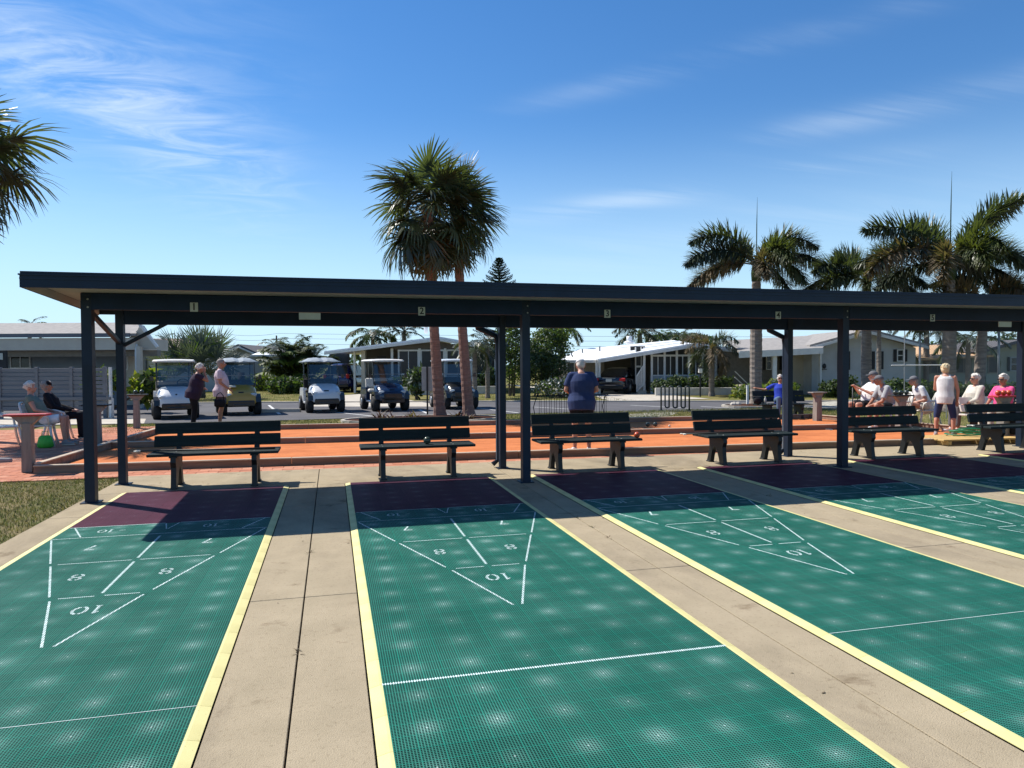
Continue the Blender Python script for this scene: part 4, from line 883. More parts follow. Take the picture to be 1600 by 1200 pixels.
b = MB(); b.tube([(f.x(983, 3), 3, 3.2), (f.x(983, 3), 3, zf(983, 535, 3))], .16, 'roof_white', 10); b.ball((f.x(983, 3), 3, zf(983, 535, 3)), (.3, .3, .1), 'roof_white'); b.build('roof_vent', None, h, True)
for u_, v_ in ((893, 548), (910, 545), (937, 541)):
    b = MB(); X = f.x(u_, 4); Z = zf(u_, v_, 4); b.tube([(X, 4, Z-.5), (X, 4, Z)], .05, 'galv', 6); b.build('roof_pipe', None, h)
b = MB(); b.tube([(f.x(1063), -4, 0), (f.x(1063), -4, 1.15)], .035, 'black', 6); b.box((f.x(1063), -4, 1.25), (.16, .16, .22), 'white_plastic', bev=.02); b.box((f.x(1063), -4, 1.39), (.22, .22, .05), 'black', bev=.02)
o = b.build('garden_lamp'); o.matrix_world = Matrix.Translation(h.location) @ Matrix.Rotation(-YAW, 4, 'Z'); tag(o, 'short black garden lamp post in front of the screened porch', 'lamp')
# ---- home C: grey shingle roof, white siding with black shutters
f = Frame(1310, 35); h = home('white sided house with a grey shingle roof and black window shutters', f)
zf = lambda u, v, d=0: f.z(u, v, d)+.03
x0 = f.x(1148); x1 = f.x(1424)
xg0, xg1 = f.x(1268), f.x(1430); ze = zf(1268, 541); zp = zf(1345, 518)
b = MB()     # main roof slope towards us over the entry, gable end to the right
e1 = [(f.x(1152, -1), -1.2, zf(1152, 549, -1.2)), (xg0, -1.2, zf(1268, 543.5, -1.2)), (f.x(1318, 4), 5, zf(1318, 522, 5)), (f.x(1140, 4), 5, zf(1140, 532, 5))]
b.add(e1+[(p[0], p[1], p[2]-.09) for p in e1], [(0, 1, 2, 3), (7, 6, 5, 4), (0, 4, 5, 1), (1, 5, 6, 2), (2, 6, 7, 3), (3, 7, 4, 0)], 'roof_grey')
gx = [(xg0-.3, ze-.04), ((xg0+xg1)/2, zp), (xg1+.3, ze-.04), (xg1+.3, ze+.06), ((xg0+xg1)/2, zp+.12), (xg0-.3, ze+.06)]
b.prism(gx, 'y', -.5, 6, 'roof_grey'); b.build('roof', None, h)
b = MB(); b.prism([(f.x(1152, -1), zf(1152, 549, -1.2)-.32), (xg0, zf(1268, 543.5, -1.2)-.28), (xg0, zf(1268, 543.5, -1.2)-.0), (f.x(1152, -1), zf(1152, 549, -1.2)-.0)], 'y', -1.3, -1.21, 'white_paint')
b.prism([(xg0-.32, ze-.18), ((xg0+xg1)/2, zp-.14), (xg1+.32, ze-.18), (xg1+.32, ze-.05), ((xg0+xg1)/2, zp), (xg0-.32, ze-.05)], 'y', -.56, -.5, 'white_paint'); b.build('fascia', None, h)
lap_wall(h, xg0, xg1, 0, 0, ze-.1, 'siding_white'); b = MB(); b.prism([(xg0, ze-.1), (xg1, ze-.1), ((xg0+xg1)/2, zp-.05)], 'y', .0, .1, 'siding_white'); b.build('gable', None, h)
lap_wall(h, x0, xg0, 2.5, 0, zf(1200, 549, 2.5), 'beige_dark', .25); one('garage_wall', f.x(1236, 1), xg0+.3, 1.0, 1.1, 0, zf(1250, 551), 'beige', h); one('side_wall', xg0, xg0+.1, .1, 5, 0, ze-.12, 'siding_white', h)
for u in (1174.5, 1209): one('post', f.x(u, -1)-.09, f.x(u, -1)+.09, -1.15, -.98, 0, zf(u, 552, -1), 'white_paint', h)
one('post', f.x(1276), f.x(1279), -.35, -.2, 0, ze-.1, 'white_paint', h)
def shut_win(ua, ub, va, vb, dy=0, sw=5):
    window(h, f.x(ua, dy), f.x(ub, dy), zf(ua, vb, dy), zf(ua, va, dy), dy-.01, 1, gm='window_dark', fw=.05, rail=True)
    for (p, q) in ((ua-sw, ua-.6), (ub+.6, ub+sw)): one('shutter', f.x(p, dy), f.x(q, dy), dy-.07, dy-.03, zf(ua, vb, dy), zf(ua, va, dy), 'shutter', h)
shut_win(1313, 1322, 549, 578); shut_win(1366, 1374, 549, 577); shut_win(1400, 1411, 546, 565); shut_win(1196, 1205, 551, 578, 2.48, 5); 
one('shutter', f.x(1218, 2.4), f.x(1224, 2.4), 2.4, 2.44, zf(1220, 578, 2.4), zf(1220, 551, 2.4), 'shutter', h)
b = MB(); b.ball((f.x(1286), -.12, zf(1286, 572)), (.10, .04, .13), 'black'); b.box((f.x(1286), -.1, zf(1286, 577)), (.26, .03, .04), 'black'); b.build('wall_lamp', None, h)
for k in range(3): one('entry_step', f.x(1150)+k*.3, f.x(1176), .4+.35*k, .75+.35*k, 0, .17*(k+1), 'concrete_pale', h)
b = MB(); b.tube([(f.x(1151), .3, 1.2), (f.x(1172), .3, .55)], .03, 'white_paint', 4); b.tube([(f.x(1151), .3, .9), (f.x(1172), .3, .3)], .03, 'white_paint', 4); b.build('stair_rail', None, h)
# ---- home D: tan shingle roof, olive wall
f = Frame(1500, 36); h = home('olive house with a tan shingle roof behind the tall wire fence', f)
zf = lambda u, v, d=0: f.z(u, v, d)+.03
xg0, xg1 = f.x(1532), f.x(1660); ze = zf(1532, 549); zp = zf(1572, 537)
b = MB(); e1 = [(f.x(1424), -.6, zf(1424, 561)), (f.x(1540), -.6, zf(1540, 555)), (f.x(1570, 5), 5, zf(1540, 536, 5)), (f.x(1424, 5), 5, zf(1430, 540, 5))]
b.add(e1+[(p[0], p[1], p[2]-.09) for p in e1], [(0, 1, 2, 3), (7, 6, 5, 4), (0, 4, 5, 1), (1, 5, 6, 2), (2, 6, 7, 3), (3, 7, 4, 0)], 'roof_tan'); b.build('roof', None, h)
b = MB(); xm = f.x(1573); b.prism([(xg0-.3, ze-.03), (xm, zp+.02), (xg1+.3, zf(1640, 556)), (xg1+.3, zf(1640, 556)+.14), (xm, zp+.18), (xg0-.3, ze+.12)], 'y', -1.0, 6, 'roof_dark'); b.build('gable_roof', None, h)
lap_wall(h, xg0, xg1, -.4, 0, ze-.02, 'olive_wall', .25); b = MB(); b.prism([(xg0, ze-.02), (xg1, ze-.02), (xm, zp)], 'y', -.4, -.3, 'olive_wall'); b.build('gable', None, h)
one('wall', f.x(1424), xg0, .0, .1, 0, zf(1480, 559), 'olive_wall', h)
for ua, ub, va, vb in ((1452, 1474, 563, 584), (1492, 1517, 557, 583)): window(h, f.x(ua), f.x(ub), zf(ua, vb), zf(ua, va), -.01, 2, fm='beige_dark', gm='screen_dark')
window(h, f.x(1568), f.x(1594), zf(1568, 580), zf(1568, 558), -.42, 2, fm='siding_grey', rail=True)
for (p, q) in ((1564, 1567.5), (1594.5, 1598)): one('shutter', f.x(p), f.x(q), -.49, -.44, zf(1568, 580), zf(1568, 558), 'shutter', h)
window(h, f.x(1534), f.x(1553), zf(1534, 583), zf(1534, 554), -.41, 1, fm='beige_dark', gm='screen_dark')
# ---- left building with the deep beige eave
f = Frame(100, 27); h = home('long grey building with a deep beige overhanging roof at the left edge', f)
zf = lambda u, v, d=0: f.z(u, v, d)+.03
xl_ = f.x(-420); xr_ = f.x(222, 3); xe_ = f.x(243); zr_ = zf(200, 504, 3); ze_ = zf(200, 521)
b = MB(); pts = [(xl_, -.0, ze_), (f.x(206), -.0, ze_), (xe_, .6, zf(243, 541)), (xr_, 3, zr_), (xl_, 3, zr_)]
b.add([(xl_, 0, ze_), (f.x(214), 0, ze_), (xr_, 3, zr_), (xl_, 3, zr_)]+[(xl_, 0, ze_-.1), (f.x(214), 0, ze_-.1), (xr_, 3, zr_-.1), (xl_, 3, zr_-.1)], [(0, 1, 2, 3), (7, 6, 5, 4), (0, 4, 5, 1), (1, 5, 6, 2), (2, 6, 7, 3), (3, 7, 4, 0)], 'roof_grey'); b.build('roof', None, h)
b = MB(); wbox(b, xl_, f.x(205), -.06, -.01, ze_-.14, ze_+.01, 'grey_slat'); b.build('gutter', None, h)
b = MB(); b.prism([(f.x(176), zf(176, 545)), (f.x(240), zf(240, 545)), (f.x(240), zf(240, 541)), (f.x(218), zf(218, 508))], 'y', .3, .42, 'beige'); b.build('gable', None, h)
b = MB(); b.prism([(f.x(216), zf(216, 505)), (f.x(243.5), zf(243, 541)), (f.x(241), zf(241, 543.5)), (f.x(213.5), zf(213, 507.5))], 'y', .18, .30, 'white_paint'); b.build('fascia', None, h)
one('soffit_board', xl_, f.x(212), .02, 2.6, ze_-.62, ze_-.16, 'beige', h); one('header_beam', xl_, f.x(236), .5, .8, ze_-.86, ze_-.63, 'beige_dark', h)
lap_wall(h, xl_, f.x(198, 2.6), 2.6, 0, ze_-.63, 'siding_blue', .13); one('side_wall', f.x(199, 2.6), f.x(224, 2.6), 2.4, 2.5, 0, ze_-.4, 'beige', h)
window(h, f.x(18, 2.6), f.x(50, 2.6), zf(30, 576, 2.6), zf(30, 551, 2.6), 2.57, 2, fm='white_paint'); window(h, f.x(196, 2.4), f.x(201, 2.4), zf(198, 578, 2.4), zf(198, 553, 2.4), 2.39, 1)
b = MB(); wbox(b, f.x(216), f.x(222), -.1, .08, 0, zf(219, 541), 'beige'); b.build('post', None, h)
b = MB(); b.tube([(f.x(200), .2, ze_-.2), (f.x(212), .1, ze_-.45), (f.x(213.5), .0, ze_-.75), (f.x(213.5), .0, .15)], .05, 'white_paint', 6); b.build('downpipe', None, h, True)
one('notice_board', f.x(-30, -3), f.x(13, -3), -3.1, -3.0, zf(0, 580, -3), zf(0, 549, -3), 'shutter', h)
one('notice_sheet', f.x(-20, -3), f.x(9, -3), -3.12, -3.105, zf(0, 562, -3), zf(0, 552, -3), 'plate_pale', h)
# ---- far homes
def far_home(label, u0, u1, ur, vr, ve0, ve1, D, wall, roof, vb=606, fasc='white_paint'):
    f = Frame((u0+u1)/2, D); h = home(label, f); zf = lambda u, v: f.z(u, v)+.03
    X0, X1, XR = f.x(u0), f.x(u1), f.x(ur); Z0, Z1, ZR = zf(u0, ve0), zf(u1, ve1), zf(ur, vr)
    b = MB(); b.prism([(X0-.3, Z0), (XR, ZR), (X1+.3, Z1), (X1+.3, Z1+.12), (XR, ZR+.14), (X0-.3, Z0+.12)], 'y', -.5, 8, roof); b.build('roof', None, h)
    b = MB(); b.prism([(X0, 0), (X1, 0), (X1, Z1-.01), (XR, ZR-.01), (X0, Z0-.01)], 'y', 0, .2, wall); b.build('wall', None, h)
    b = MB(); b.prism([(X0-.32, Z0-.12), (XR, ZR-.12), (X1+.32, Z1-.12), (X1+.32, Z1), (XR, ZR), (X0-.32, Z0)], 'y', -.55, -.5, fasc); b.build('fascia', None, h)
    return f, h, zf
f, h, zf = far_home('small grey gabled house far left of centre behind the yellow cart', 352, 398, 377, 541, 552, 553, 52, 'siding_grey', 'roof_dark')
window(h, f.x(362), f.x(368), 1.0, 2.0, -.02, 1)
f = Frame(425, 50); h = home('low grey house with a bright white roof left of the areca palm', f); zf = lambda u, v: f.z(u, v)+.03
b = MB(); b.add([(f.x(396), -.5, zf(396, 555)), (f.x(446), -.5, zf(446, 555)), (f.x(438), 3, zf(438, 545)), (f.x(392), 3, zf(392, 545))], [(0, 1, 2, 3)], 'roof_white'); b.build('roof', None, h)
one('fascia', f.x(396), f.x(446), -.6, -.5, zf(420, 557), zf(420, 554.5), 'white_paint', h); one('wall', f.x(397), f.x(448), 0, .2, 0, zf(420, 557), 'siding_grey', h)
f = Frame(290, 45); h = home('brown shingled house with a white carport awning behind the silver fan palm', f); zf = lambda u, v: f.z(u, v)+.03
b = MB(); e1 = [(f.x(236), -.5, zf(236, 546)), (f.x(345), -.5, zf(345, 546)), (f.x(345, 5), 5, f.z(345, 529, 5)+.03), (f.x(225, 5), 5, f.z(225, 529, 5)+.03)]; b.add(e1, [(0, 1, 2, 3)], 'roof_brown'); b.build('roof', None, h)
one('wall', f.x(246), f.x(345), 0, .2, 0, zf(290, 546), 'siding_white', h); b = MB(); b.prism([(f.x(216), zf(216, 549)), (f.x(270), zf(270, 543)), (f.x(270), zf(270, 541)), (f.x(216), zf(216, 547))], 'y', -3, -.4, 'roof_white'); b.build('awning', None, h)
one('wall', f.x(222), f.x(247), -.2, -.0, 0, zf(230, 549), 'siding_grey', h); one('door', f.x(228), f.x(233), -.28, -.21, 0, 2.1, 'screen_dark', h)
for u in (236, 262): one('post', f.x(u)-.07, f.x(u)+.07, -2.9, -2.75, 0, zf(u, 546), 'beige_dark', h)
f, h, zf = far_home('far white roofed house glimpsed right of the centre garden', 845, 885, 862, 557, 561, 562, 55, 'beige_dark', 'roof_white')
# poles, wires
for i, (u, vt, lb) in enumerate([(348, 522, 'far utility pole above the silver fan palm'), (433, 524, 'far utility pole beside the areca palm')]):
    b = MB(); c = at0(u, 600, 110); top = at(u, vt, 110).z; b.tube([(0, 0, 0), (0, 0, top)], [.17, .12], 'trunk_brown', 6); b.box((0, 0, top-.6), (1.6, .12, .12), 'trunk_brown', -YAW)
    tag(b.build('utility_pole', None, None, loc=c), lb, 'utility pole', 'far utility poles')
b = MB()
for v0 in (521, 528.5, 537):
    for (ua, ub) in ((-900, 348), (348, 433), (433, 1700)):
        p = at(ua, v0+(0 if ua > 0 else 0), 110); q = at(ub, v0+(3 if ub > 1000 else 0), 110); pts = []
        for k in range(13): t_ = k/12; r_ = p.lerp(q, t_); r_.z -= .35*4*t_*(1-t_); pts.append(r_)
        b.tube(pts, .022, 'black_matte', 3, cap=False)
tag(b.build('power_lines'), 'three thin power lines strung low across the far sky', 'cable')
# ================================================================ FENCES, RACKS, STANDS
# grey slatted screen fence at the left
f = Frame(80, 22.0); h = thing('slat_fence', 'grey horizontal slat fence with a white rail behind the two seated women', 'fence', (f.o.x, f.o.y, -.03), -YAW)
zt = f.z(80, 575)+.03; zb = f.z(80, 641)+.03; xs_ = [f.x(u) for u in (-240, -120, 0, 58, 112, 164)]
for a, c in zip(xs_, xs_[1:]):
    n_ = 10
    for k in range(n_): z_ = zb+(zt-zb)*(k+.5)/n_; one('slat', a+.05, c-.05, -.02, .02, z_-.055, z_+.055, 'grey_slat', h, .004)
for x_ in xs_: one('post', x_-.05, x_+.05, -.05, .05, 0, zt+.03, 'grey_slat' if x_ < 2 else 'white_paint', h, .005)
one('post', f.x(171), f.x(174), -.05, .05, 0, zt+.02, 'white_paint', h); one('rail', xs_[0], f.x(175), -.11, -.06, f.z(80, 623.5), f.z(80, 619), 'grey_slat', h)
for u in (60, 113, 169): one('leg', f.x(u)-.06, f.x(u)+.06, .08, .18, 0, .6, 'white_paint', h)
def stand(loc, label, top_z, w_=.5, col='pedestal', top='pedestal', balls=None, group='ball stands round the bocce court', foot=.15, rz=0):
    t = thing('ball_stand', label, 'ball stand', loc, rz, group); b = MB()
    b.loft([[(-foot/2, -foot/2, 0), (foot/2, -foot/2, 0), (foot/2, foot/2, 0), (-foot/2, foot/2, 0)], [(-foot*.42, -foot/2, top_z-.14), (foot*.42, -foot/2, top_z-.14), (foot*.42, foot/2, top_z-.14), (-foot*.42, foot/2, top_z-.14)]], col); b.build('leg', None, t)
    b = MB(); b.prism([(-foot*.5, top_z-.16), (foot*.5, top_z-.16), (w_*.36, top_z-.035), (-w_*.36, top_z-.035)], 'y', -.05, .05, col); b.build('bracket', None, t)
    b = MB(); b.box((0, 0, top_z-.015), (w_, .22, .03), top, bev=.006); b.build('tray', None, t)
    if balls:
        for dx, dy_, m, lb in balls:
            b = MB(); b.ball((0, 0, 0), .054, m, 14, 10); p = t.location+Matrix.Rotation(rz, 3, 'Z') @ Vector((dx, dy_, top_z+.054)); o = b.build('bocce_ball', None, None, True, p); tag(o, lb, 'ball', 'bocce balls resting on the stands')
    return t
stand(gp(45, 737), 'weathered ball stand with a red topped tray at the near left court corner', .86, .56, top='red_paint', foot=.14)
stand(gp(152, 694), 'dark ball stand left of the second shelter post, beyond the corner', .80, .5, top='bench_leg', foot=.15)
stand(gp(214, 669), 'ball stand with two dark balls at the far left court corner', .86, .52, top='bench_leg', balls=[(-.02, 0, 'ball_dark', 'left dark ball on the far left stand'), (.12, .02, 'ball_dark', 'right dark ball on the far left stand')], foot=.14)
stand(gp(1277, 658), 'pale brown empty ball stand right of the rear shelter post', .78, .44, foot=.17)
p1 = at(1408, 617, 16.0); stand((p1.x, p1.y, -.02), 'ball stand with three dark green balls beside the seated men', p1.z+.02, .52, balls=[(-.16, 0, 'ball_dark', 'leftmost green ball on the stand by the seated men'), (-.02, 0, 'ball_dark', 'middle green ball on the stand by the seated men'), (.14, 0, 'ball_dark', 'rightmost green ball on the stand by the seated men')], top='bench_leg', foot=.17)
p1 = at(1568, 618, 13.8); stand((p1.x, p1.y, -.02), 'ball stand with a red tray of three orange balls by the woman in pink', p1.z+.02, .5, top='red_paint', balls=[(-.13, 0, 'ball_red', 'leftmost orange ball on the red tray'), (0, 0, 'ball_red', 'middle orange ball on the red tray'), (.13, 0, 'ball_red', 'rightmost orange ball on the red tray')], foot=.17)
# fence-like bicycle stand with upright bars
c0 = gp(832, 656); c1 = gp(952, 653); d = (c1-c0); L_ = d.length; t = thing('bar_rack', 'black metal bicycle rack with many upright bars in front of the man in navy', 'bike rack', c0, math.atan2(d.y, d.x)); H_ = .68
for z_ in (.05, H_):
    b = MB(); b.tube([(.12 if z_ > .3 else .06, 0, z_), (L_-.1, 0, z_)], .014, 'black_matte', 5); b.build('rail', None, t)
x_ = .2
while x_ < L_-.1:
    for k in (0, .055): b = MB(); b.tube([(x_+k, 0, .05), (x_+k, 0, H_)], .007, 'black_matte', 4); b.build('bar', None, t)
    x_ += .15
for xx, sg in ((.12, -1), (L_-.12, -1)):
    b = MB(); b.tube([(xx+.08, 0, H_), (xx, .0, H_-.04), (xx-.09, .0, .35), (xx-.05, -.02, .12), (xx-.12, -.02, .0)], .013, 'black_matte', 5); b.build('support', None, t)
# wave rack
c0 = gp(1033, 641); c1 = gp(1077, 641.5); d = (c1-c0); L_ = d.length; t = thing('wave_rack', 'dark green wave shaped bicycle rack on the verge', 'bike rack', c0, math.atan2(d.y, d.x)); b = MB()
hp = .80; n_ = 4; s_ = L_/(2*n_-1); pts = []
for k in range(n_):
    xa_ = k*2*s_; pts += [(xa_, 0, .1 if k else 0), (xa_, 0, hp-s_*.5)]
    pts += [(xa_+s_/2-math.cos(R(q))*s_/2, 0, hp-s_*.5+math.sin(R(q))*s_*.5) for q in (30, 60, 90, 120, 150)]+[(xa_+s_, 0, hp-s_*.5)]
    if k < n_-1: pts += [(xa_+s_, 0, .15)]+[(xa_+1.5*s_-math.cos(R(q))*s_/2, 0, .15-math.sin(R(q))*s_*.5) for q in (45, 90, 135)]
    else: pts += [(xa_+s_, 0, 0)]
b.tube(pts, .026, 'rack_green', 8); b.build('tube', None, t, True)
for x_, lb in ((0, 0), (L_, 0)): b = MB(); b.box((x_, 0, .01), (.12, .12, .02), 'rack_green'); b.build('foot_plate', None, t)
# marker posts
b = MB(); c = gp(1168, 634); b.box((0, 0, .36), (.07, .07, .75), 'white_paint', -YAW, bev=.006); b.box((0, 0, .745), (.085, .085, .02), 'white_paint', -YAW); tag(b.build('marker_post', None, None, loc=c), 'short white marker post left of the foxtail palm trunk', 'post')
c = gp(668, 648); t = thing('sign_post', 'back of a grey sign board on a dark post left of the pink trunk', 'sign', c, -YAW); b = MB(); b.box((0, 0, .75), (.05, .04, 1.5), 'black'); b.build('post', None, t); b = MB(); b.box((0, .03, 1.12), (.36, .01, .75), 'galv', bev=.004); b.build('board', None, t)
for u, v, rz, lb in ((437, 644, 1.2, 'concrete parking stop to the right of the yellow cart'), (668, 657 - 9, 0, None)):
    if lb: b = MB(); b.prism([(-.09, 0), (.09, 0), (.06, .11), (-.06, .11)], 'x', -.7, .7, 'concrete_pale'); tag(b.build('parking_stop', None, None, loc=gp(u, v, -.03), rz=R(-8)), lb, 'parking stop')
# tall wire fence at the right
h = thing('wire_fence', 'tall chain link court fence with grey posts at the right edge', 'fence', at0(1559, 640, 24), -YAW); f = Frame(1559, 24); f.o = h.location.copy()
Xa, Xb, Zt = f.x(1436), f.x(1720), 3.1
for u in (1436, 1559, 1682): b = MB(); b.tube([(f.x(u), 0, 0), (f.x(u), 0, Zt)], .035, 'galv', 8); b.build('post', None, h, True)
for z_ in (.05, Zt): b = MB(); b.tube([(Xa, 0, z_), (Xb, 0, z_)], .022, 'galv', 6); b.build('rail', None, h, True)
b = MB(); n_ = int((Xb-Xa+Zt)/.085)
for k in range(n_):
    s0 = Xa-Zt+k*.085
    for sg in (1, -1):
        xa_, xb_ = s0, s0+Zt; ta = max(0, (Xa-xa_)/Zt); tb = min(1, (Xb-xa_)/Zt)
        if tb <= ta: continue
        za_, zb2 = (ta*Zt, tb*Zt) if sg > 0 else (Zt-ta*Zt, Zt-tb*Zt); q0, q1 = xa_+ta*Zt, xa_+tb*Zt; w_ = .0022*1.4
        b.add([(q0-w_, sg*.003, za_), (q0+w_, sg*.003, za_), (q1+w_, sg*.003, zb2), (q1-w_, sg*.003, zb2)], [(0, 1, 2, 3)], 'galv')
o = b.build('wire_mesh', None, h); o['kind'] = 'stuff'
h = thing('goal_frame', 'thin white pipe frame on the grass behind the woman in the white top', 'pipe frame', at0(1412, 635, 20), -YAW); f = Frame(1412, 20); f.o = h.location.copy()
for u in (1412, 1478): b = MB(); b.tube([(f.x(u)+.01, 0, 0), (f.x(u), 0, f.z(1412, 490 if u == 1412 else 569))], .012, 'galv', 6); b.build('post', None, h)
b = MB(); b.tube([(f.x(1392), 0, f.z(1412, 569)), (f.x(1478), 0, f.z(1412, 569))], .014, 'white_paint', 6); b.build('crossbar', None, h)
# ================================================================ GOLF CARTS
def superring(cx, y, hw, z0, z1, p=.55, n=14, taper=1.0):
    out = []
    for k in range(n):
        a = 2*math.pi*(k+.5)/n; c, s_ = math.cos(a), math.sin(a)
        X = hw*math.copysign(abs(c)**p, c); Zf = math.copysign(abs(s_)**p, s_)*.5+.5
        out.append((cx+X*(1-(1-taper)*Zf), y, z0+(z1-z0)*Zf))
    return out
def wheel(par, x, y, r, wd, hub='alloy', name='wheel'):
    b = MB(); b.tube([(x-wd/2, y, r), (x-wd*.38, y, r), (x+wd*.38, y, r), (x+wd/2, y, r)], [r*.90, r, r, r*.90], 'rubber', 20); o = b.build(name, None, par, True)
    b = MB(); b.tube([(x-wd*.52, y, r), (x+wd*.52, y, r)], r*.55, hub, 14); b.build('rim', None, o, True); return o
def cart(label, loc, rz, body, roof, kind=0, bag=False, seat='seat_tan', fancy=False):
    """front faces -y"""
    t = thing('golf_cart', label, 'golf cart', loc, rz, 'golf carts parked along the street')
    W = .56
    rings = []
    for y, hw, z0, z1, tp in ((-1.20, .36, .36, .58, .9), (-1.17, .46, .33, .68, .88), (-1.02, .54, .36, .80, .84), (-.80, .56, .46, .90, .84), (-.62, .56, .46, .97, .85), (-.52, .55, .40, .98, .86), (-.46, .5, .40, .95, .86)): rings.append(superring(0, y, hw, z0, z1, .45, 16, tp))
    b = MB(); b.loft(rings, body); b.build('front_cowl', None, t, True)
    b = MB(); b.box((0, -1.13, .38), (.80, .20, .20), 'cart_black', bev=.03); b.box((0, -1.24, .33), (.5, .06, .08), 'cart_black', bev=.015); b.build('bumper', None, t)
    if kind == 2: b = MB(); b.box((0, -1.215, .5), (.62, .03, .24), 'cart_black', bev=.01); b.build('grille', None, t)
    for sx in (-1, 1):
        b = MB(); b.ball((sx*.37, -1.125, .66), (.115, .05, .06), 'lamp_clear', 10, 6); b.build('headlight', None, t, True)
        b = MB(); b.prism([(-1.16, .42), (-1.12, .58), (-.98, .68), (-.70, .68), (-.56, .56), (-.52, .40), (-.60, .44), (-.74, .58), (-.95, .58), (-1.06, .44)], 'x', sx*.38, sx*.605, 'cart_black'); b.build('fender', None, t)
        b = MB(); b.prism([(.30, .34), (1.15, .36), (1.22, .62), (1.10, .80), (.40, .80), (.30, .66)], 'x', sx*.42, sx*.56, body); b.build('rear_side_panel', None, t)
        b = MB(); b.box((sx*.52, -.12, .31), (.10, .90, .08), body, bev=.02); b.build('rocker', None, t)
    b = MB(); b.box((0, .0, .30), (.96, 1.9, .06), 'cart_black', bev=.01); b.build('floor', None, t)
    b = MB(); b.box((0, .36, .68), (1.0, .48, .14), seat, bev=.05); b.build('seat', None, t)
    b = MB(); b.box((0, .62, .95), (1.0, .10, .36), seat, bev=.04, M_=Matrix.Translation((0, .62, .95)) @ Matrix.Rotation(R(-10), 4, 'X')); b.build('seat_back', None, t)
    b = MB(); b.box((0, .95, .62), (.92, .5, .10), 'cart_black', bev=.02); b.build('rear_deck', None, t)
    for sx in (-1, 1):
        wheel(t, sx*.52, -.82, .265, .22, 'black_matte'); wheel(t, sx*.52, .78, .265, .22, 'alloy')
        b = MB(); b.tube([(sx*.50, -.56, .92), (sx*.49, -.40, 1.72)], .018, 'cart_black', 6); b.build('roof_post', None, t)
        b = MB(); b.tube([(sx*.46, .72, .72), (sx*.48, .80, 1.72)], .018, 'cart_black', 6); b.build('roof_post', None, t)
    b = MB(); b.add([(-.46, -.565, .95), (.46, -.565, .95), (.46, -.50, 1.27), (-.46, -.50, 1.27)], [(0, 1, 2, 3)], 'screen_clear'); b.add([(-.46, -.495, 1.28), (.46, -.495, 1.28), (.46, -.41, 1.69), (-.46, -.41, 1.69)], [(0, 1, 2, 3)], 'screen_clear')
    b.build('windshield', None, t)
    b = MB(); b.tube([(-.48, -.50, 1.275), (.48, -.50, 1.275)], .011, 'galv', 5); b.build('windshield_frame', None, t)
    rr = []
    if fancy:
        for y, hw, z1 in ((-.62, .50, 1.745), (-.5, .60, 1.80), (-.1, .63, 1.87), (.4, .63, 1.87), (.95, .60, 1.80), (1.05, .52, 1.745)):
            rr.append([(-hw, y, 1.73), (-hw*.6, y, z1-.02), (-hw*.25, y, z1), (0, y, z1-.035), (hw*.25, y, z1), (hw*.6, y, z1-.02), (hw, y, 1.73), (hw, y, 1.705), (-hw, y, 1.705)])
    else:
        for y, hw, z1 in ((-.66, .50, 1.755), (-.6, .58, 1.78), (-.1, .60, 1.80), (.6, .60, 1.80), (1.0, .58, 1.78), (1.06, .5, 1.755)):
            rr.append([(-hw, y, 1.745), (-hw*.93, y, z1-.004), (-hw*.4, y, z1+.01), (0, y, z1+.012), (hw*.4, y, z1+.01), (hw*.93, y, z1-.004), (hw, y, 1.745), (hw*.97, y, 1.715), (-hw*.97, y, 1.715)])
    b = MB(); b.loft(rr, roof); b.build('roof', None, t, False)
    b = MB(); b.box((0, .2, 1.708), (.96, 1.4, .012), 'cart_black'); b.build('roof_liner', None, t)
    b = MB(); C_ = Vector((.24, -.28, 1.05)); X = Matrix.Translation(C_) @ Matrix.Rotation(R(55), 4, 'X'); b.tube([X @ Vector((.17*math.cos(R(a)), .17*math.sin(R(a)), 0)) for a in range(0, 361, 24)], .015, 'cart_black', 5, cap=False); b.tube([X @ Vector((-.17, 0, 0)), X @ Vector((.17, 0, 0))], .012, 'cart_black', 5); b.tube([C_, (.24, -.5, .8)], .02, 'cart_black', 6); b.build('steering_wheel', None, t)
    b = MB(); b.box((0, -.47, .96), (.98, .10, .14), 'cart_black', bev=.03); b.build('dashboard', None, t)
    b = MB(); b.box((0, -1.165 if kind else -1.15, .735 if kind != 1 else .70), (.16, .02, .05) if kind else (.05, .02, .05), 'black', bev=.006, M_=Matrix.Translation((0, -1.10, .74)) @ Matrix.Rotation(R(-35), 4, 'X')); b.build('badge', None, t)
    for sx in (-1, 1): b = MB(); b.tube([(sx*.50, -.53, 1.15), (sx*.60, -.58, 1.2)], .01, 'cart_black', 4); b.box((sx*.64, -.58, 1.22), (.10, .03, .14), 'cart_black', bev=.01); b.build('mirror', None, t)
    if bag:
        for sx in (-.22, .22): b = MB(); b.tube([(sx, 1.0, .6), (sx, 1.12, 1.35)], .12, 'black_cloth', 10); b.build('golf_bag', None, t, True)
        b = MB(); b.box((-.25, -.9, .93), (.22, .22, .06), 'licence', bev=.02); b.build('towel', None, t)
    return t
g0 = lambda u, v: (lambda p: (p.x, p.y, -.03))(gp(u, v, -.03))
cart('white golf cart with a flat pale roof, leftmost of the row', g0(273, 651.5), R(14), 'cart_white', 'cart_cream', 0)
cart('yellow golf cart with a ribbed dark roof, behind the man in the pale shirt', g0(372, 646), R(12), 'cart_yellow', 'siding_blue', 1, bag=True, fancy=True, seat='black_matte')
cart('silver white golf cart with a ribbed grey roof, third from the left', g0(502, 642), R(10), 'cart_white', 'siding_blue', 1, fancy=True, seat='black_matte')
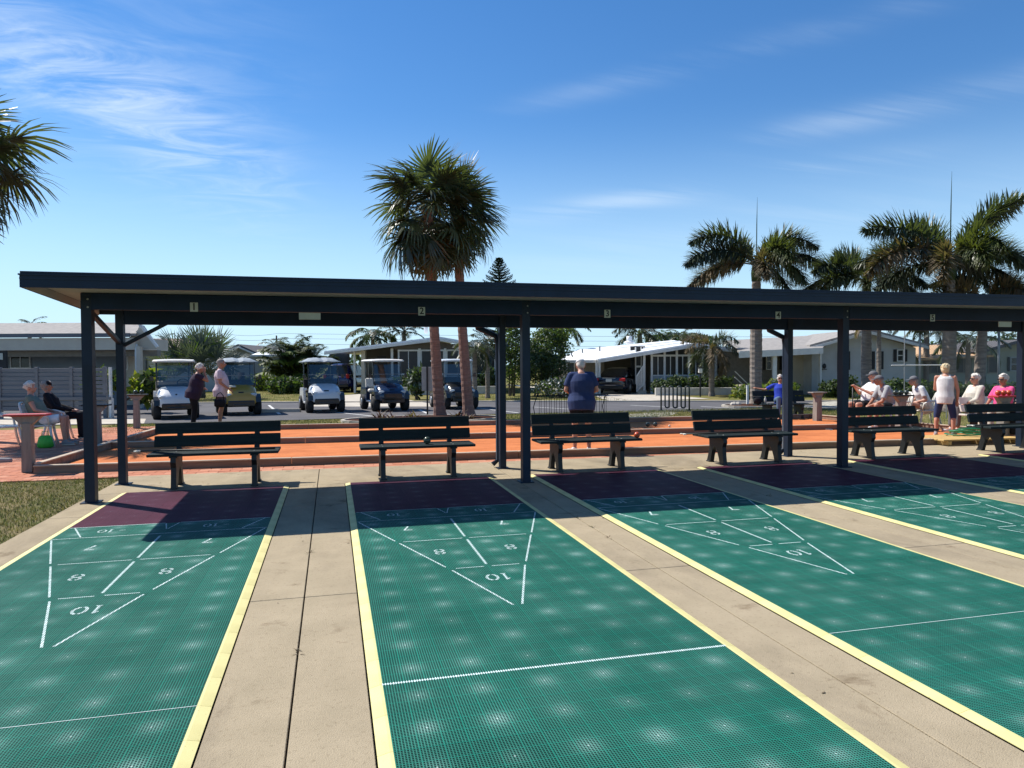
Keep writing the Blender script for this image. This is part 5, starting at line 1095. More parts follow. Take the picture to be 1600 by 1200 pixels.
cart('dark blue golf cart with a cream roof left of the pink trunk', g0(600, 640), R(11), 'cart_blue', 'cart_cream', 2, seat='cart_cream')
cart('dark golf cart with a white roof seen between the two palm trunks', g0(708, 637), R(8), 'cart_black', 'cart_white', 2, seat='black_matte')
# ================================================================ CARS
def car(label, name, loc, rz, body, L_, W, H, suv):
    """rear faces -y"""
    t = thing(name, label, 'car', loc, rz); h2 = W/2; b = MB(); rings = []
    sh_ = .98 if suv else .92
    prof = ((-L_/2, .80, .42, sh_-.12), (-L_/2+.06, .94, .30, sh_-.02), (-L_/2+.5, 1, .24, sh_), (-L_*.2, 1, .22, sh_-.02), (L_*.12, 1, .22, sh_-.03), (L_*.28, .99, .24, sh_-.10), (L_*.42, .95, .26, sh_-.2), (L_/2-.03, .85, .34, .62), (L_/2, .7, .42, .56))
    for y, k, z0, z1 in prof: rings.append(superring(0, y, h2*k, z0, z1, .38, 20, .93))
    b.loft(rings, body); bd = b.build('body', None, t, True)
    ca = ((-L_/2+.12, sh_-.05, .80, sh_+.02), (-L_/2+.34, sh_-.05, .80, H-.10), (-L_/2+.7, sh_-.05, .80, H-.01), (0, sh_-.05, .82, H), (L_*.10, sh_-.05, .80, H-.06), (L_*.29, sh_-.1, .80, sh_-.02)) if suv else ((-L_/2+.50, sh_-.06, .78, sh_-.01), (-L_/2+1.15, sh_-.06, .76, H-.10), (-L_/2+1.6, sh_-.06, .76, H), (0, sh_-.06, .76, H), (L_*.10, sh_-.06, .76, H-.08), (L_*.28, sh_-.1, .76, sh_-.08))
    b = MB(); rings = [superring(0, y, h2*k*1.1, z0, z1, .42, 20, .78) for y, z0, k, z1 in ca]; b.loft(rings, body); b.build('cabin', None, t, True)
    # glass: rear screen and side windows, set proud of the cabin
    y0, y1 = (-L_/2+.10, -L_/2+.36) if suv else (-L_/2+.52, -L_/2+1.18); zz0, zz1 = (sh_+.04, H-.13) if suv else (sh_+.03, H-.11)
    b = MB(); wd0, wd1 = h2*.80, h2*.62; o_ = -.025; b.add([(-wd0, y0+o_, zz0), (wd0, y0+o_, zz0), (wd1, y1+o_, zz1+.02), (-wd1, y1+o_, zz1+.02)], [(0, 1, 2, 3)], 'window_dark'); b.build('rear_window', None, t)
    for sx in (-1, 1):
        for ya, yb in (((-L_*.36, -L_*.14), (-L_*.12, L_*.06)) if suv else ((-L_*.22, -L_*.04), (-L_*.02, L_*.13))):
            b = MB(); b.add([(sx*h2*.90, ya, sh_), (sx*h2*.90, yb+.12, sh_), (sx*h2*.74, yb-.05, H-.12), (sx*h2*.74, ya+.10, H-.12)], [(0, 1, 2, 3)], 'window_dark'); b.build('side_window', None, t)
        b = MB(); b.box((sx*h2*.80, -L_/2+.05, sh_-(.02 if suv else .14)), (.30 if not suv else .16, .14, .16 if not suv else .26), 'tail_red', bev=.03); b.build('tail_light', None, t)
        b = MB(); b.box((sx*(h2+.08), L_*.14, sh_+.02), (.16, .10, .12), body, bev=.03); b.build('mirror', None, t)
        for yy_ in (-L_*.30, L_*.31): wheel(t, sx*(h2-.11), yy_, .34, .22)
    b = MB(); b.box((0, -L_/2-.01, .40), (W*.86, .10, .20), 'cart_black', bev=.03); b.build('bumper', None, t)
    b = MB(); b.box((0, -L_/2-.0, sh_-.18 if not suv else sh_-.06), (.32, .05, .15), 'licence', bev=.004); b.build('licence_plate', None, t)
    if not suv: b = MB(); b.box((0, -L_/2+.0, sh_-.07), (.7, .05, .03), 'alloy'); b.build('trim', None, t)
    return t
c = gp(546, 612.5, -.03); car('dark blue hatchback parked tail out under the left carport', 'parked_hatchback', (c.x, c.y+1.6, -.03), -YAW-.12, 'suv_blue', 4.3, 1.75, 1.72, True)
c = at0(972, 600, 39.4); car('black sedan parked under the white roofed carport', 'parked_sedan', (c.x, c.y, -.03), -YAW-.45, 'sedan_black', 4.7, 1.8, 1.42, False)
# ================================================================ PEOPLE
def voxel(b, name, m, parent, vs=.012, it=4):
    me = b.mesh('tmp', m); o = obj('tmp', me); md = o.modifiers.new('r', 'REMESH'); md.mode = 'VOXEL'; md.voxel_size = vs; md.use_smooth_shade = True
    sm_ = o.modifiers.new('s', 'SMOOTH'); sm_.factor = .5; sm_.iterations = it
    bpy.context.view_layer.update(); dg = bpy.context.evaluated_depsgraph_get()
    e = bpy.data.meshes.new_from_object(o.evaluated_get(dg)); bpy.data.objects.remove(o); bpy.data.meshes.remove(me)
    e.materials.clear(); e.materials.append(MATS[m]); e.name = name; e.polygons.foreach_set('use_smooth', [True]*len(e.polygons)); return obj(name, e, parent)
def V(*a): return Vector(a)
def stand_pose(H=1.7, lean=0, st=.10):
    k = H/1.7; s_ = math.sin(R(lean)); c_ = math.cos(R(lean)); ph = V(0, 0, .92)
    def T(x, y, z): d = z-.92; return V(x, y*c_+d*s_, .92+d*c_-y*s_)*k
    J = dict(k=k, hip=V(0, 0, .92)*k, waist=T(0, 0, 1.07), chest=T(0, 0, 1.27), neck=T(0, -.01, 1.46), head=T(0, .03, 1.59))
    for n_, sx in (('L', -1), ('R', 1)):
        J['sh'+n_] = T(sx*.185, -.01, 1.40); J['el'+n_] = T(sx*.25, -.04, 1.13); J['wr'+n_] = T(sx*.25, .06, .89)
        J['hp'+n_] = V(sx*.095, 0, .90)*k; J['kn'+n_] = V(sx*st*1.0, .03, .49)*k; J['an'+n_] = V(sx*st*1.05, -.02, .09)*k; J['to'+n_] = V(sx*st*1.25, .15, .03)*k
    return J
def sit_pose(H=1.65, lean=-12, seat=.44, knee=.0, spread=.10):
    k = H/1.7; s_ = math.sin(R(lean)); c_ = math.cos(R(lean)); z0 = seat+.10
    def T(x, y, z): d = z; return V(x*k, (y*c_+d*s_)*k, z0+(d*c_-y*s_)*k)
    J = dict(k=k, hip=V(0, 0, z0), waist=T(0, 0, .15), chest=T(0, 0, .35), neck=T(0, .0, .54), head=T(0, .05, .67))
    for n_, sx in (('L', -1), ('R', 1)):
        J['sh'+n_] = T(sx*.185, 0, .48); J['el'+n_] = T(sx*.25, .05, .20); J['wr'+n_] = V(sx*.12, .30, z0+.10)
        J['hp'+n_] = V(sx*.10, .02, z0-.02); J['kn'+n_] = V(sx*spread*1.3, .44, z0+.02+knee); J['an'+n_] = V(sx*spread*1.4, .46, .09); J['to'+n_] = V(sx*spread*1.6, .63, .03)
    return J
def person(label, loc, rz, J, skin='skin', hair='hair_white', top='white_cloth', bottom='black_cloth', shoes='white_cloth', sleeve=.45, leg=.5, girth=1.0, cap=None, hairstyle='short', glasses=False, cat='person', tank=False, gaze=(0, 0), belly=0, loose=1.0):
    t = thing('person', label, cat, loc, rz); k = J['k']; g = girth; b = MB()
    # torso
    hip, wa, ch, nk, hd = J['hip'], J['waist'], J['chest'], J['neck'], J['head']
    def torso(b, e=0.0, low=0.0, neckless=False):
        side = (J['shR']-J['shL']).normalized(); up = (ch-hip).normalized(); fw_ = up.cross(side)*-1
        fw_ = side.cross(up)*-1 if False else up.cross(side)
        if fw_.y < 0 and abs(fw_.y) > .1: fw_ = -fw_
        def ring(c, w_, d_, oy=0): return [c+side*(w_*math.cos(a))*k+fw_*(d_*math.sin(a)+oy)*k for a in [2*math.pi*i/20 for i in range(20)]]
        c0 = hip-up*(.10+low)*k
        R_ = [ring(c0, (.155+e)*g, (.12+e)*g), ring(hip, (.175+e)*g, (.135+e)*g, .0), ring(hip.lerp(wa, .6), (.160+e)*g, (.125+e)*g, belly*.8), ring(wa, (.152+e)*g, (.120+e)*g, belly), ring(wa.lerp(ch, .5), (.160+e)*g, (.120+e)*g, belly*.7), ring(ch, (.172+e)*(g*.6+.4), (.122+e)*(g*.6+.4), .01), ring(ch.lerp(nk, .45), (.165+e), .10+e), ring(ch.lerp(nk, .75), .12+e, .075+e)]
        if not neckless: R_.append(ring(nk, .055+e, .055+e))
        b.loft(R_)
    torso(b)
    b.capsule(nk-(nk-ch)*.15, hd-(hd-nk)*.15, .055*k, .052*k, 12)
    gz = Matrix.Rotation(R(gaze[0]), 3, 'Z') @ Matrix.Rotation(R(gaze[1]), 3, 'X')
    def hp_(x, y, z): return hd+gz @ (V(x, y, z)*k)
    b.ball(hp_(0, -.012, .025), (.074*k, .092*k, .095*k), None, 16, 12); b.ball(hp_(0, .022, -.035), (.056*k, .066*k, .075*k), None, 14, 10)
    b.capsule(hp_(0, .085, .005), hp_(0, .108, -.022), .011*k, .016*k, 8); b.ball(hp_(0, .077, -.062), (.028*k, .016*k, .012*k), None, 8, 6)
    for sx in (-1, 1): b.ball(hp_(sx*.077, -.01, -.005), (.012*k, .022*k, .034*k), None, 8, 6)
    AR = {}
    for n_, sx in (('L', -1), ('R', 1)):
        s_, e_, w_ = J['sh'+n_], J['el'+n_], J['wr'+n_]
        b.capsule(nk.lerp(ch, .22), s_-V(0, 0, .008), .050*k, .046*k, 12); b.capsule(s_, e_, .050*k*(g*.4+.6), .038*k, 12); b.capsule(e_, w_, .038*k, .025*k, 12); b.ball(s_, .049*k)
        d = (w_-e_).normalized(); J.setdefault('hd'+n_, d); hdv = J['hd'+n_].normalized()
        a = hdv.cross(V(0, 0, 1)); a = a.normalized() if a.length > .2 else V(1, 0, 0); nrm = a.cross(hdv)
        if J.get('palm'+n_): a, nrm = nrm, a
        b.capsule(w_, w_+hdv*.075*k, .026*k, .030*k, 8); b.capsule(w_+a*.014*k+hdv*.05*k, w_+a*.018*k+hdv*.08*k, .022*k, .02*k, 8); b.capsule(w_-a*.014*k+hdv*.05*k, w_-a*.018*k+hdv*.08*k, .022*k, .02*k, 8)
        curl = J.get('curl'+n_, .5)
        for fi, (off, ln) in enumerate(((-.033, .062), (-.011, .074), (.011, .070), (.031, .054))):
            p0 = w_+hdv*.085*k+a*off*k; d1 = (hdv-nrm*curl*.5).normalized(); p1_ = p0+d1*ln*.5*k; d2 = (hdv-nrm*curl*1.6).normalized(); b.capsule(p0, p1_, .0095*k, .009*k, 6); b.capsule(p1_, p1_+d2*ln*.55*k, .009*k, .0078*k, 6)
        p0 = w_+hdv*.03*k-a*.028*k*sx; d1 = (hdv*.6-a*sx*.7-nrm*.2).normalized(); b.capsule(p0, p0+d1*.04*k, .012*k, .011*k, 6); b.capsule(p0+d1*.04*k, p0+d1*.04*k+(hdv*.9-nrm*.3).normalized()*.032*k, .011*k, .009*k, 6)
        h_, q, an, to = J['hp'+n_], J['kn'+n_], J['an'+n_], J['to'+n_]
        b.capsule(h_, q, .080*k*(g*.5+.5), .054*k, 14); cf = q.lerp(an, .3)+V(0, -.015*k, 0); b.capsule(q, cf, .052*k, .056*k, 12); b.capsule(cf, an, .055*k, .034*k, 12); b.capsule(an, to, .034*k, .03*k, 8)
    voxel(b, 'body', skin, t, .0115, 3)
    for sx in (-1, 1):
        o = MB(); o.ball(hp_(sx*.029, .0735, .012), .0105*k, 'white_cloth', 8, 6); e = o.build('eye', None, t, True)
        o = MB(); o.ball(hp_(sx*.029, .080, .012), .006*k, 'black', 8, 6); o.build('iris', None, e, True)
    if glasses:
        o = MB()
        for sx in (-1, 1): o.box(hp_(sx*.033, .088, .012), (.054*k, .012, .036*k), 'black', bev=.004, M_=Matrix.Translation(hp_(sx*.033, .088, .012)) @ gz.to_4x4()); o.tube([hp_(sx*.060, .085, .015), hp_(sx*.078, .0, .01)], .003, 'black', 4)
        for i, f_ in enumerate(o.v): pass
        o.build('sunglasses', None, t)
    # hair
    if hairstyle:
        o = MB(); o.ball(hp_(0, -.020, .035), (.082*k, .098*k, .096*k), None, 16, 12)
        if hairstyle in ('curly', 'bob'):
            rnd = random.Random(int(abs(loc[0]*100)))
            for i in range(46):
                a = rnd.uniform(0, 6.28); e = rnd.uniform(-.35, 1.5); v = V(math.cos(a)*math.cos(e), math.sin(a)*math.cos(e), math.sin(e))
                if v.y > .25 and v.z < .55: continue
                o.ball(hp_(v.x*.085, v.y*.098-.02, v.z*.098+.03), rnd.uniform(.022, .032)*k, None, 7, 5)
            if hairstyle == 'bob': o.ball(hp_(0, -.035, -.02), (.088*k, .078*k, .085*k), None, 14, 10)
        else: o.ball(hp_(0, -.045, -.01), (.076*k, .062*k, .07*k), None, 12, 8)
        m_ = voxel(o, 'hair', hair, t, .010, 1)
        # keep the face clear
        me = m_.data; bm = bmesh.new(); bm.from_mesh(me); gi = gz.inverted()
        kill = [v for v in bm.verts if (lambda q: q.y > .045*k and q.z < .062*k)(gi @ (v.co-hd))]; bmesh.ops.delete(bm, geom=kill, context='VERTS'); bm.to_mesh(me); bm.free()
    if cap:
        o = MB(); rings = []
        for z_, r_ in ((.035, .087), (.06, .088), (.09, .078), (.115, .055), (.13, .02)): rings.append([hp_(r_*math.cos(a), r_*1.17*math.sin(a)-.015, z_) for a in [2*math.pi*i/18 for i in range(18)]])
        o.loft(rings, cap); cp_ = o.build('cap', None, t, True)
        o = MB(); pts = [hp_(.075*math.cos(R(a)), .08+.085*math.sin(R(a)), .042-.012*math.sin(R(a))) for a in range(0, 181, 18)]
        n_ = len(pts); o.add(pts+[p+V(0, 0, -.008) for p in pts], [tuple(range(n_)), tuple(range(2*n_-1, n_-1, -1))]+[(i, i+1, n_+i+1, n_+i) for i in range(n_-1)], cap); o.build('brim', None, cp_)
    # top
    o = MB(); torso(o, .018*loose, .06 if leg is not None else 0, True)
    for n_, sx in (('L', -1), ('R', 1)):
        s_, e_, w_ = J['sh'+n_], J['el'+n_], J['wr'+n_]
        if tank: o.capsule(nk.lerp(s_, .45)-V(0, 0, .01), ch.lerp(s_, .5), .045*k, .05*k, 10); continue
        o.capsule(nk.lerp(ch, .30), s_-V(0, 0, .004), .062*k, .060*k, 12); o.capsule(ch.lerp(s_, .3), s_-V(0, 0, .02), .10*k, .058*k, 12)
        if sleeve <= 1: q = s_.lerp(e_, sleeve); lo = min(loose, 1.15); o.tube([s_, s_.lerp(q, .5), q, q+(q-s_).normalized()*.006], [.060*k, .062*k*lo, .064*k*lo, .05*k], None, 14)
        else: q = e_.lerp(w_, sleeve-1); o.capsule(s_, e_, .066*k, .055*k, 12); o.capsule(e_, q, .055*k, .042*k, 12)
    voxel(o, 'shirt', top, t, .0115, 3)
    # bottoms
    o = MB(); side = V(1, 0, 0)
    o.ball(hip-V(0, 0, .02*k), (.185*k*g, .145*k*g, .13*k), None, 16, 12)
    for n_ in 'LR':
        h_, q, an = J['hp'+n_], J['kn'+n_], J['an'+n_]
        if leg <= 1: e_ = h_.lerp(q, leg); o.tube([h_, h_.lerp(e_, .5), e_, e_+(e_-h_).normalized()*.005], [.098*k*g, .094*k*g, .088*k*(g*.4+.6), .07*k], None, 14)
        else: e_ = q.lerp(an, leg-1); o.capsule(h_, q, .097*k*g, .074*k, 14); o.capsule(q, e_, .074*k, .060*k, 14)
    voxel(o, 'shorts' if leg <= 1 else 'trousers', bottom, t, .0115, 3)
    for n_ in 'LR':
        an, to = J['an'+n_], J['to'+n_]; o = MB(); d = (to-an); d.z = 0; d = d.normalized()
        o.capsule(an+V(0, 0, -.045*k)-d*.03*k, an+d*.15*k+V(0, 0, -.05*k), .042*k, .036*k, 10); o.capsule(an+V(0, 0, -.0*k), an+d*.06*k-V(0, 0, .035*k), .042*k, .036*k, 10)
        s2 = voxel(o, 'shoe', shoes, t, .010, 2)
        o = MB(); a = d.cross(V(0, 0, 1)); c_ = an+V(0, 0, -.078*k)+d*.06*k; o.loft([[c_+d*p*k+a*q*k+V(0, 0, zz) for p, q in ((-.11, -.03), (-.11, .03), (.05, .045), (.13, .03), (.13, -.03), (.05, -.045))] for zz in (-.012, .012)], 'tan_sole'); o.build('sole', None, s2)
    return t
AZ = lambda deg: R(deg)      # facing: 0 = away from the camera (+y), 180 = towards it, -90 = to the right
# man in navy, back to the camera, head bowed
J = stand_pose(1.66, 9, .12); J['head'] += V(0, .03, -.02); J['elL'] = V(-.27, .05, 1.10); J['wrL'] = V(-.15, .26, 1.02); J['elR'] = V(.27, .05, 1.10); J['wrR'] = V(.14, .27, 1.04); J['toL'] = J['anL']+V(-.13, .12, -.06)
c = gp(906, 707); person('man in a navy t-shirt and pale cap, seen from behind at the bocce court edge', (c.x, c.y-.1, 0), R(-14), J, top='navy_shirt', bottom='black_cloth', shoes='white_cloth', hair='hair_white', cap='white_cloth', sleeve=.75, leg=.62, girth=1.28, gaze=(0, -28), belly=.03, loose=1.5, skin='skin')
# standing woman in dark clothes, hand at her face, and the man beside her, both in profile
J = stand_pose(1.66, 14, .07); J['elR'] = V(.16, .34, 1.20)*1; J['wrR'] = V(.05, .27, 1.42); J['hdR'] = V(-.2, .05, 1); J['elL'] = V(-.26, -.02, 1.10); J['wrL'] = V(-.12, .22, 1.02)
c = gp(303, 668, -.03); person('woman in dark clothes with white hair, one hand raised to her face', (c.x, c.y, -.03), R(-82), J, top='plum', bottom='black_cloth', shoes='black_cloth', hair='hair_white', sleeve=.55, leg=1.95, girth=1.30, hairstyle='curly', belly=.03, loose=1.3, skin='skin_tan')
J = stand_pose(1.76, 1, .06); J['elL'] = V(-.26, -.05, 1.14); J['wrL'] = V(-.22, .02, .92); J['elR'] = V(.24, .02, 1.16); J['wrR'] = V(.20, .22, 1.0)
c = gp(345, 667, -.03); person('man in a pale pink t-shirt and dark shorts, standing in profile', (c.x, c.y, -.03), R(-86), J, top='pink_pale', bottom='brown_short', shoes='white_cloth', hair='hair_grey', sleeve=.7, leg=.85, girth=1.15, skin='skin_tan', belly=.05, loose=1.3)
b = MB(); b.loft([[(x*s_, y*s_, z) for x, y in ((-.13, -.05), (.13, -.05), (.13, .05), (-.13, .05))] for z, s_ in ((0, .7), (.04, 1), (.16, 1), (.2, .8))], 'black_cloth'); b.tube([(-.10, 0, .19), (-.06, 0, .33), (.02, 0, .38), (.08, 0, .30), (.10, 0, .19)], .012, 'black_cloth', 6)
pm = c+Vector((.03, -.30, 0)); tag(b.build('carry_case', None, None, True, (pm.x, pm.y, .50)), 'black ball carry case held by the man in the pale shirt', 'bag')
# white plastic chair
def plastic_chair(label, loc, rz):
    t = thing('plastic_chair', label, 'chair', loc, rz, 'white plastic garden chairs')
    b = MB(); b.box((0, 0, .42), (.46, .44, .035), 'white_plastic', bev=.015); b.build('seat', None, t)
    for sx in (-1, 1):
        for sy in (-1, 1): b = MB(); b.tube([(sx*.19, sy*.18, .41), (sx*.21, sy*.20, .25), (sx*.25, sy*.26, 0)], [.028, .024, .022], 'white_plastic', 6); b.build('leg', None, t, True)
        b = MB(); b.tube([(sx*.21, .18, .43), (sx*.27, .16, .60), (sx*.27, .0, .65), (sx*.25, -.22, .66)], [.022, .025, .028, .02], 'white_plastic', 6); b.build('armrest', None, t, True)
    for k in range(5): x = -.16+.08*k; b = MB(); b.tube([(x, -.20, .43), (x*1.1, -.26, .65), (x*1.0, -.31, .84)], .018, 'white_plastic', 5); b.build('back_slat', None, t, True)
    b = MB(); b.tube([(-.23, -.20, .42), (-.24, -.27, .68), (-.19, -.31, .82), (-.08, -.325, .87), (.08, -.325, .87), (.19, -.31, .82), (.24, -.27, .68), (.23, -.20, .42)], .022, 'white_plastic', 6); b.build('back_frame', None, t, True)
    return t
pc = gp(66, 697); ch1 = (pc.x-.05, pc.y+.1, -.02)
plastic_chair('white plastic chair under the woman in the sage top', ch1, R(-80))
J = sit_pose(1.62, -16, .42, 0, .09); J['elL'] = V(-.24, .02, .72); J['wrL'] = V(-.12, .24, .66)
person('seated white haired woman in a sage green top, nearest at the left', (ch1[0]-.03, ch1[1], 0), R(-84), J, top='sage', bottom='white_cloth', shoes='shoe_grey', hair='hair_white', sleeve=.35, leg=.85, girth=1.22, hairstyle='curly', belly=.03, skin='skin')
pc = gp(100, 689); ch2 = (pc.x-.28, pc.y+.5, -.02); plastic_chair('white plastic chair under the woman in black', ch2, R(-80))
J = sit_pose(1.62, -20, .42, -.02, .08); person('seated woman all in black wearing a dark cap', (ch2[0], ch2[1], 0), R(-84), J, top='black_cloth', bottom='black_cloth', shoes='black_cloth', hair='hair_grey', sleeve=1.9, leg=1.95, girth=1.1, cap='black_cloth', hairstyle='bob', skin='skin_tan')
pc = gp(12, 700); plastic_chair('empty white plastic chair cut by the left edge', (pc.x-.1, pc.y+.2, -.02), R(-60))
b = MB(); b.loft([[(.14*s_*math.cos(a), .10*s_*math.sin(a), z) for a in [i*2*math.pi/14 for i in range(14)]] for z, s_ in ((0, .7), (.05, 1.05), (.14, .95), (.22, .8), (.25, .55))], 'bag_green'); b.tube([(-.06, 0, .22), (-.05, 0, .33), (.05, 0, .33), (.06, 0, .22)], .008, 'bag_green', 5)
c = gp(71, 699); tag(b.build('carrier_bag', None, None, True, (c.x, c.y, -.02)), 'bright green plastic bag on the bricks under the chair', 'bag')
# a foot in a light shoe at the left edge
b = MB(); b.capsule((-.10, 0, .05), (.12, .01, .045), .05, .04, 12); b.capsule((-.13, 0, .10), (-.09, 0, .06), .045, .05, 10)
c = gp(2, 722); t = thing('shoe', 'light grey shoe stretched out at the very left edge of the bricks', 'shoe', (c.x, c.y, -.02)); voxel(b, 'upper', 'shoe_grey', t, .01, 2); b = MB(); b.box((0, 0, .008), (.30, .085, .02), 'tan_sole', bev=.006); b.build('sole', None, t)
# woman in blue on a far bench
bp = gp(1222, 654); br = dup(b0, (bp.x, bp.y, -.03), R(168), 'far dark bench beyond the bocce court where the woman in blue sits', 'benches beyond the bocce court')
br.rotation_euler = (0, 0, R(-4))
J = sit_pose(1.50, -16, .43, .03, .08); J['elR'] = V(.40, -.14, .80); J['wrR'] = V(.62, -.20, .84); J['elL'] = V(-.26, .0, .72); J['wrL'] = V(-.16, .26, .66)
pq = Vector((bp.x, bp.y, 0)); person('woman in a royal blue top and jeans, arm stretched along the far bench', (pq.x-.02, pq.y+.04, 0), R(152), J, top='royal', bottom='denim', shoes='black_cloth', hair='hair_white', sleeve=.8, leg=1.9, girth=1.1, hairstyle='bob', glasses=True, skin='skin_tan')
b = MB(); b.tube([(0, 0, 0), (0, 0, .13), (0, 0, .17), (0, 0, .20)], [.032, .032, .013, .013], 'plate_pale', 10); tag(b.build('water_bottle', None, None, True, (pq.x-.55, pq.y-.02, .43)), 'clear water bottle standing on the far bench', 'bottle')
b = MB(); b.loft([[(.12*s_*math.cos(a), .07*s_*math.sin(a), z) for a in [i*2*math.pi/12 for i in range(12)]] for z, s_ in ((0, .9), (.08, 1.05), (.15, .8), (.17, .4))], 'black_cloth'); tag(b.build('handbag', None, None, True, (pq.x-.78, pq.y+.0, .43)), 'dark handbag on the left end of the far bench', 'bag')
# two men on chairs
m1 = at(1362, 630, 17.2); m2 = at(1394, 634, 16.6)
plastic_chair('white plastic chair under the man holding a cane', (m1.x, m1.y, -.02), R(78)); plastic_chair('white plastic chair behind the man leaning forward', (m2.x+.08, m2.y, -.02), R(74))
J = sit_pose(1.75, -6, .43, .0, .14); J['elL'] = V(-.30, .14, .80); J['wrL'] = V(-.08, .38, .95); J['elR'] = V(.30, .14, .80); J['wrR'] = V(.05, .40, .97)
person('seated man in white t-shirt and dark cap, both hands on a cane', (m1.x, m1.y, 0), R(78), J, top='white_cloth', bottom='black_cloth', shoes='white_cloth', hair='hair_grey', cap='grey_cloth', sleeve=.85, leg=.8, girth=1.35, belly=.05, skin='skin', loose=1.3)
hx = Matrix.Rotation(R(78), 3, 'Z') @ Vector((0, .47, 0)); b = MB(); b.tube([(0, 0, 0), (.0, 0, 1.0)], .014, 'black', 8); b.tube([(0, 0, 1.0), (.02, 0, 1.05), (.07, 0, 1.06), (.11, 0, 1.04)], .015, 'black', 8); tag(b.build('cane', None, None, True, (m1.x+hx.x, m1.y+hx.y, -.02)), 'dark walking cane propped upright in the seated man hands', 'cane')
J = sit_pose(1.72, 24, .43, .0, .12); J['elL'] = V(-.24, .34, .66); J['wrL'] = V(-.05, .50, .56); J['elR'] = V(.24, .34, .66); J['wrR'] = V(.05, .52, .56)
person('seated man in a grey shirt leaning forward with a cap', (m2.x, m2.y, 0), R(74), J, top='grey_light', bottom='black_cloth', shoes='white_cloth', hair='hair_grey', cap='grey_cloth', sleeve=.8, leg=.65, girth=1.1, skin='skin_tan')
# blonde woman in white top
J = stand_pose(1.50, 6, .17); J['elR'] = V(.225, .06, .96); J['wrR'] = V(.21, .12, .74); J['elL'] = V(-.20, .12, .98); J['wrL'] = V(-.08, .30, .96)
c = gp(1476, 681); person('blonde woman in a white sleeveless top and navy capri trousers, standing with feet apart', (c.x, c.y, .0), R(-52), J, top='white_cloth', bottom='navy_shirt', shoes='shoe_grey', hair='hair_blond', sleeve=.1, leg=1.18, girth=1.02, hairstyle='bob', tank=True, skin='skin', loose=1.0, gaze=(-15, -15))
# crouching man partly hidden behind her
m3 = at(1447, 640, 17.0); J = sit_pose(1.7, 22, .40, .05, .13); person('man with a dark cap crouched on a chair behind the blonde woman', (m3.x, m3.y, 0), R(70), J, top='white_cloth', bottom='cream', shoes='white_cloth', hair='hair_grey', cap='grey_cloth', sleeve=.7, leg=.5, skin='skin')
plastic_chair('white plastic chair hidden behind the blonde woman', (m3.x, m3.y, -.02), R(70))
# white bench with two women at the right
w1 = at(1524, 644, 15.6); w2 = at(1568, 644, 15.0); t = dup(b0, ((w1.x+w2.x)/2+.25, (w1.y+w2.y)/2+.1, -.02), R(4), 'pale bench under the two curly haired women at the right', 'benches beyond the bocce court')
for o in list(COL.objects):
    if o.parent == t and 'slat' in o.name: o.data = o.data.copy(); o.data.materials.clear(); o.data.materials.append(MATS['white_plastic'])
J = sit_pose(1.60, -4, .44, .0, .08); J['elL'] = V(-.21, .10, .74); J['elR'] = V(.21, .10, .74); person('seated woman with curly white hair in a cream striped top', (w1.x, w1.y+.02, 0), R(78), J, top='cream', bottom='grey_cloth', shoes='white_cloth', hair='hair_white', sleeve=1.5, leg=1.8, girth=1.2, hairstyle='curly', glasses=True, skin='skin', loose=1.15)
J = sit_pose(1.60, -4, .44, .0, .08); J['elL'] = V(-.21, .10, .74); J['elR'] = V(.21, .10, .74); person('seated woman with curly white hair in a hot pink top', (w2.x, w2.y+.02, 0), R(92), J, top='hot_pink', bottom='cream', shoes='red_paint', hair='hair_white', sleeve=.9, leg=1.8, girth=1.15, hairstyle='curly', glasses=True, skin='skin_tan', loose=1.1)
w3 = at(1608, 650, 13.9); J = sit_pose(1.60, -8, .44, .0, .08); person('person in a grey striped top cut by the right edge', (w3.x, w3.y, 0), R(85), J, top='grey_light', bottom='black_cloth', shoes='black_cloth', hair='hair_grey', sleeve=.9, leg=1.8, girth=1.1, hairstyle='short')
plastic_chair('white plastic chair at the far right edge', (w3.x, w3.y, -.02), R(85))
# ================================================================ SMALL THINGS
b = MB(); c = at(1450, 697, 13.2)
t = thing('timber_pallet', 'flat stack of new yellow timber boards on the slab behind the last bench', 'timber boards', (11.6, 4.0, 0), R(-3))
for k in range(5): b = MB(); b.box((0, -.34+.17*k, .105), (1.75, .15, .03), 'wood_new', bev=.004); b.build('board', None, t)
for x in (-.75, 0, .75): b = MB(); b.box((x, 0, .048), (.08, .84, .08), 'wood_new', bev=.004); b.build('bearer', None, t)
rnd = random.Random(2); pts = []
for k in range(90): a = k*.35; r_ = .30+.10*math.sin(k*.21); pts.append((1.7*r_*math.cos(a), r_*math.sin(a)*.8, .02+k*.0013+.01*math.sin(k)))
pts += [(1.0, -.3, .02), (1.5, -.5, .015), (2.2, -.45, .015)]
b = MB(); b.tube(pts, .012, 'hose_green', 6); tag(b.build('garden_hose', None, None, True, (12.0, 4.15, .12)), 'coiled green garden hose lying on the timber boards', 'hose')
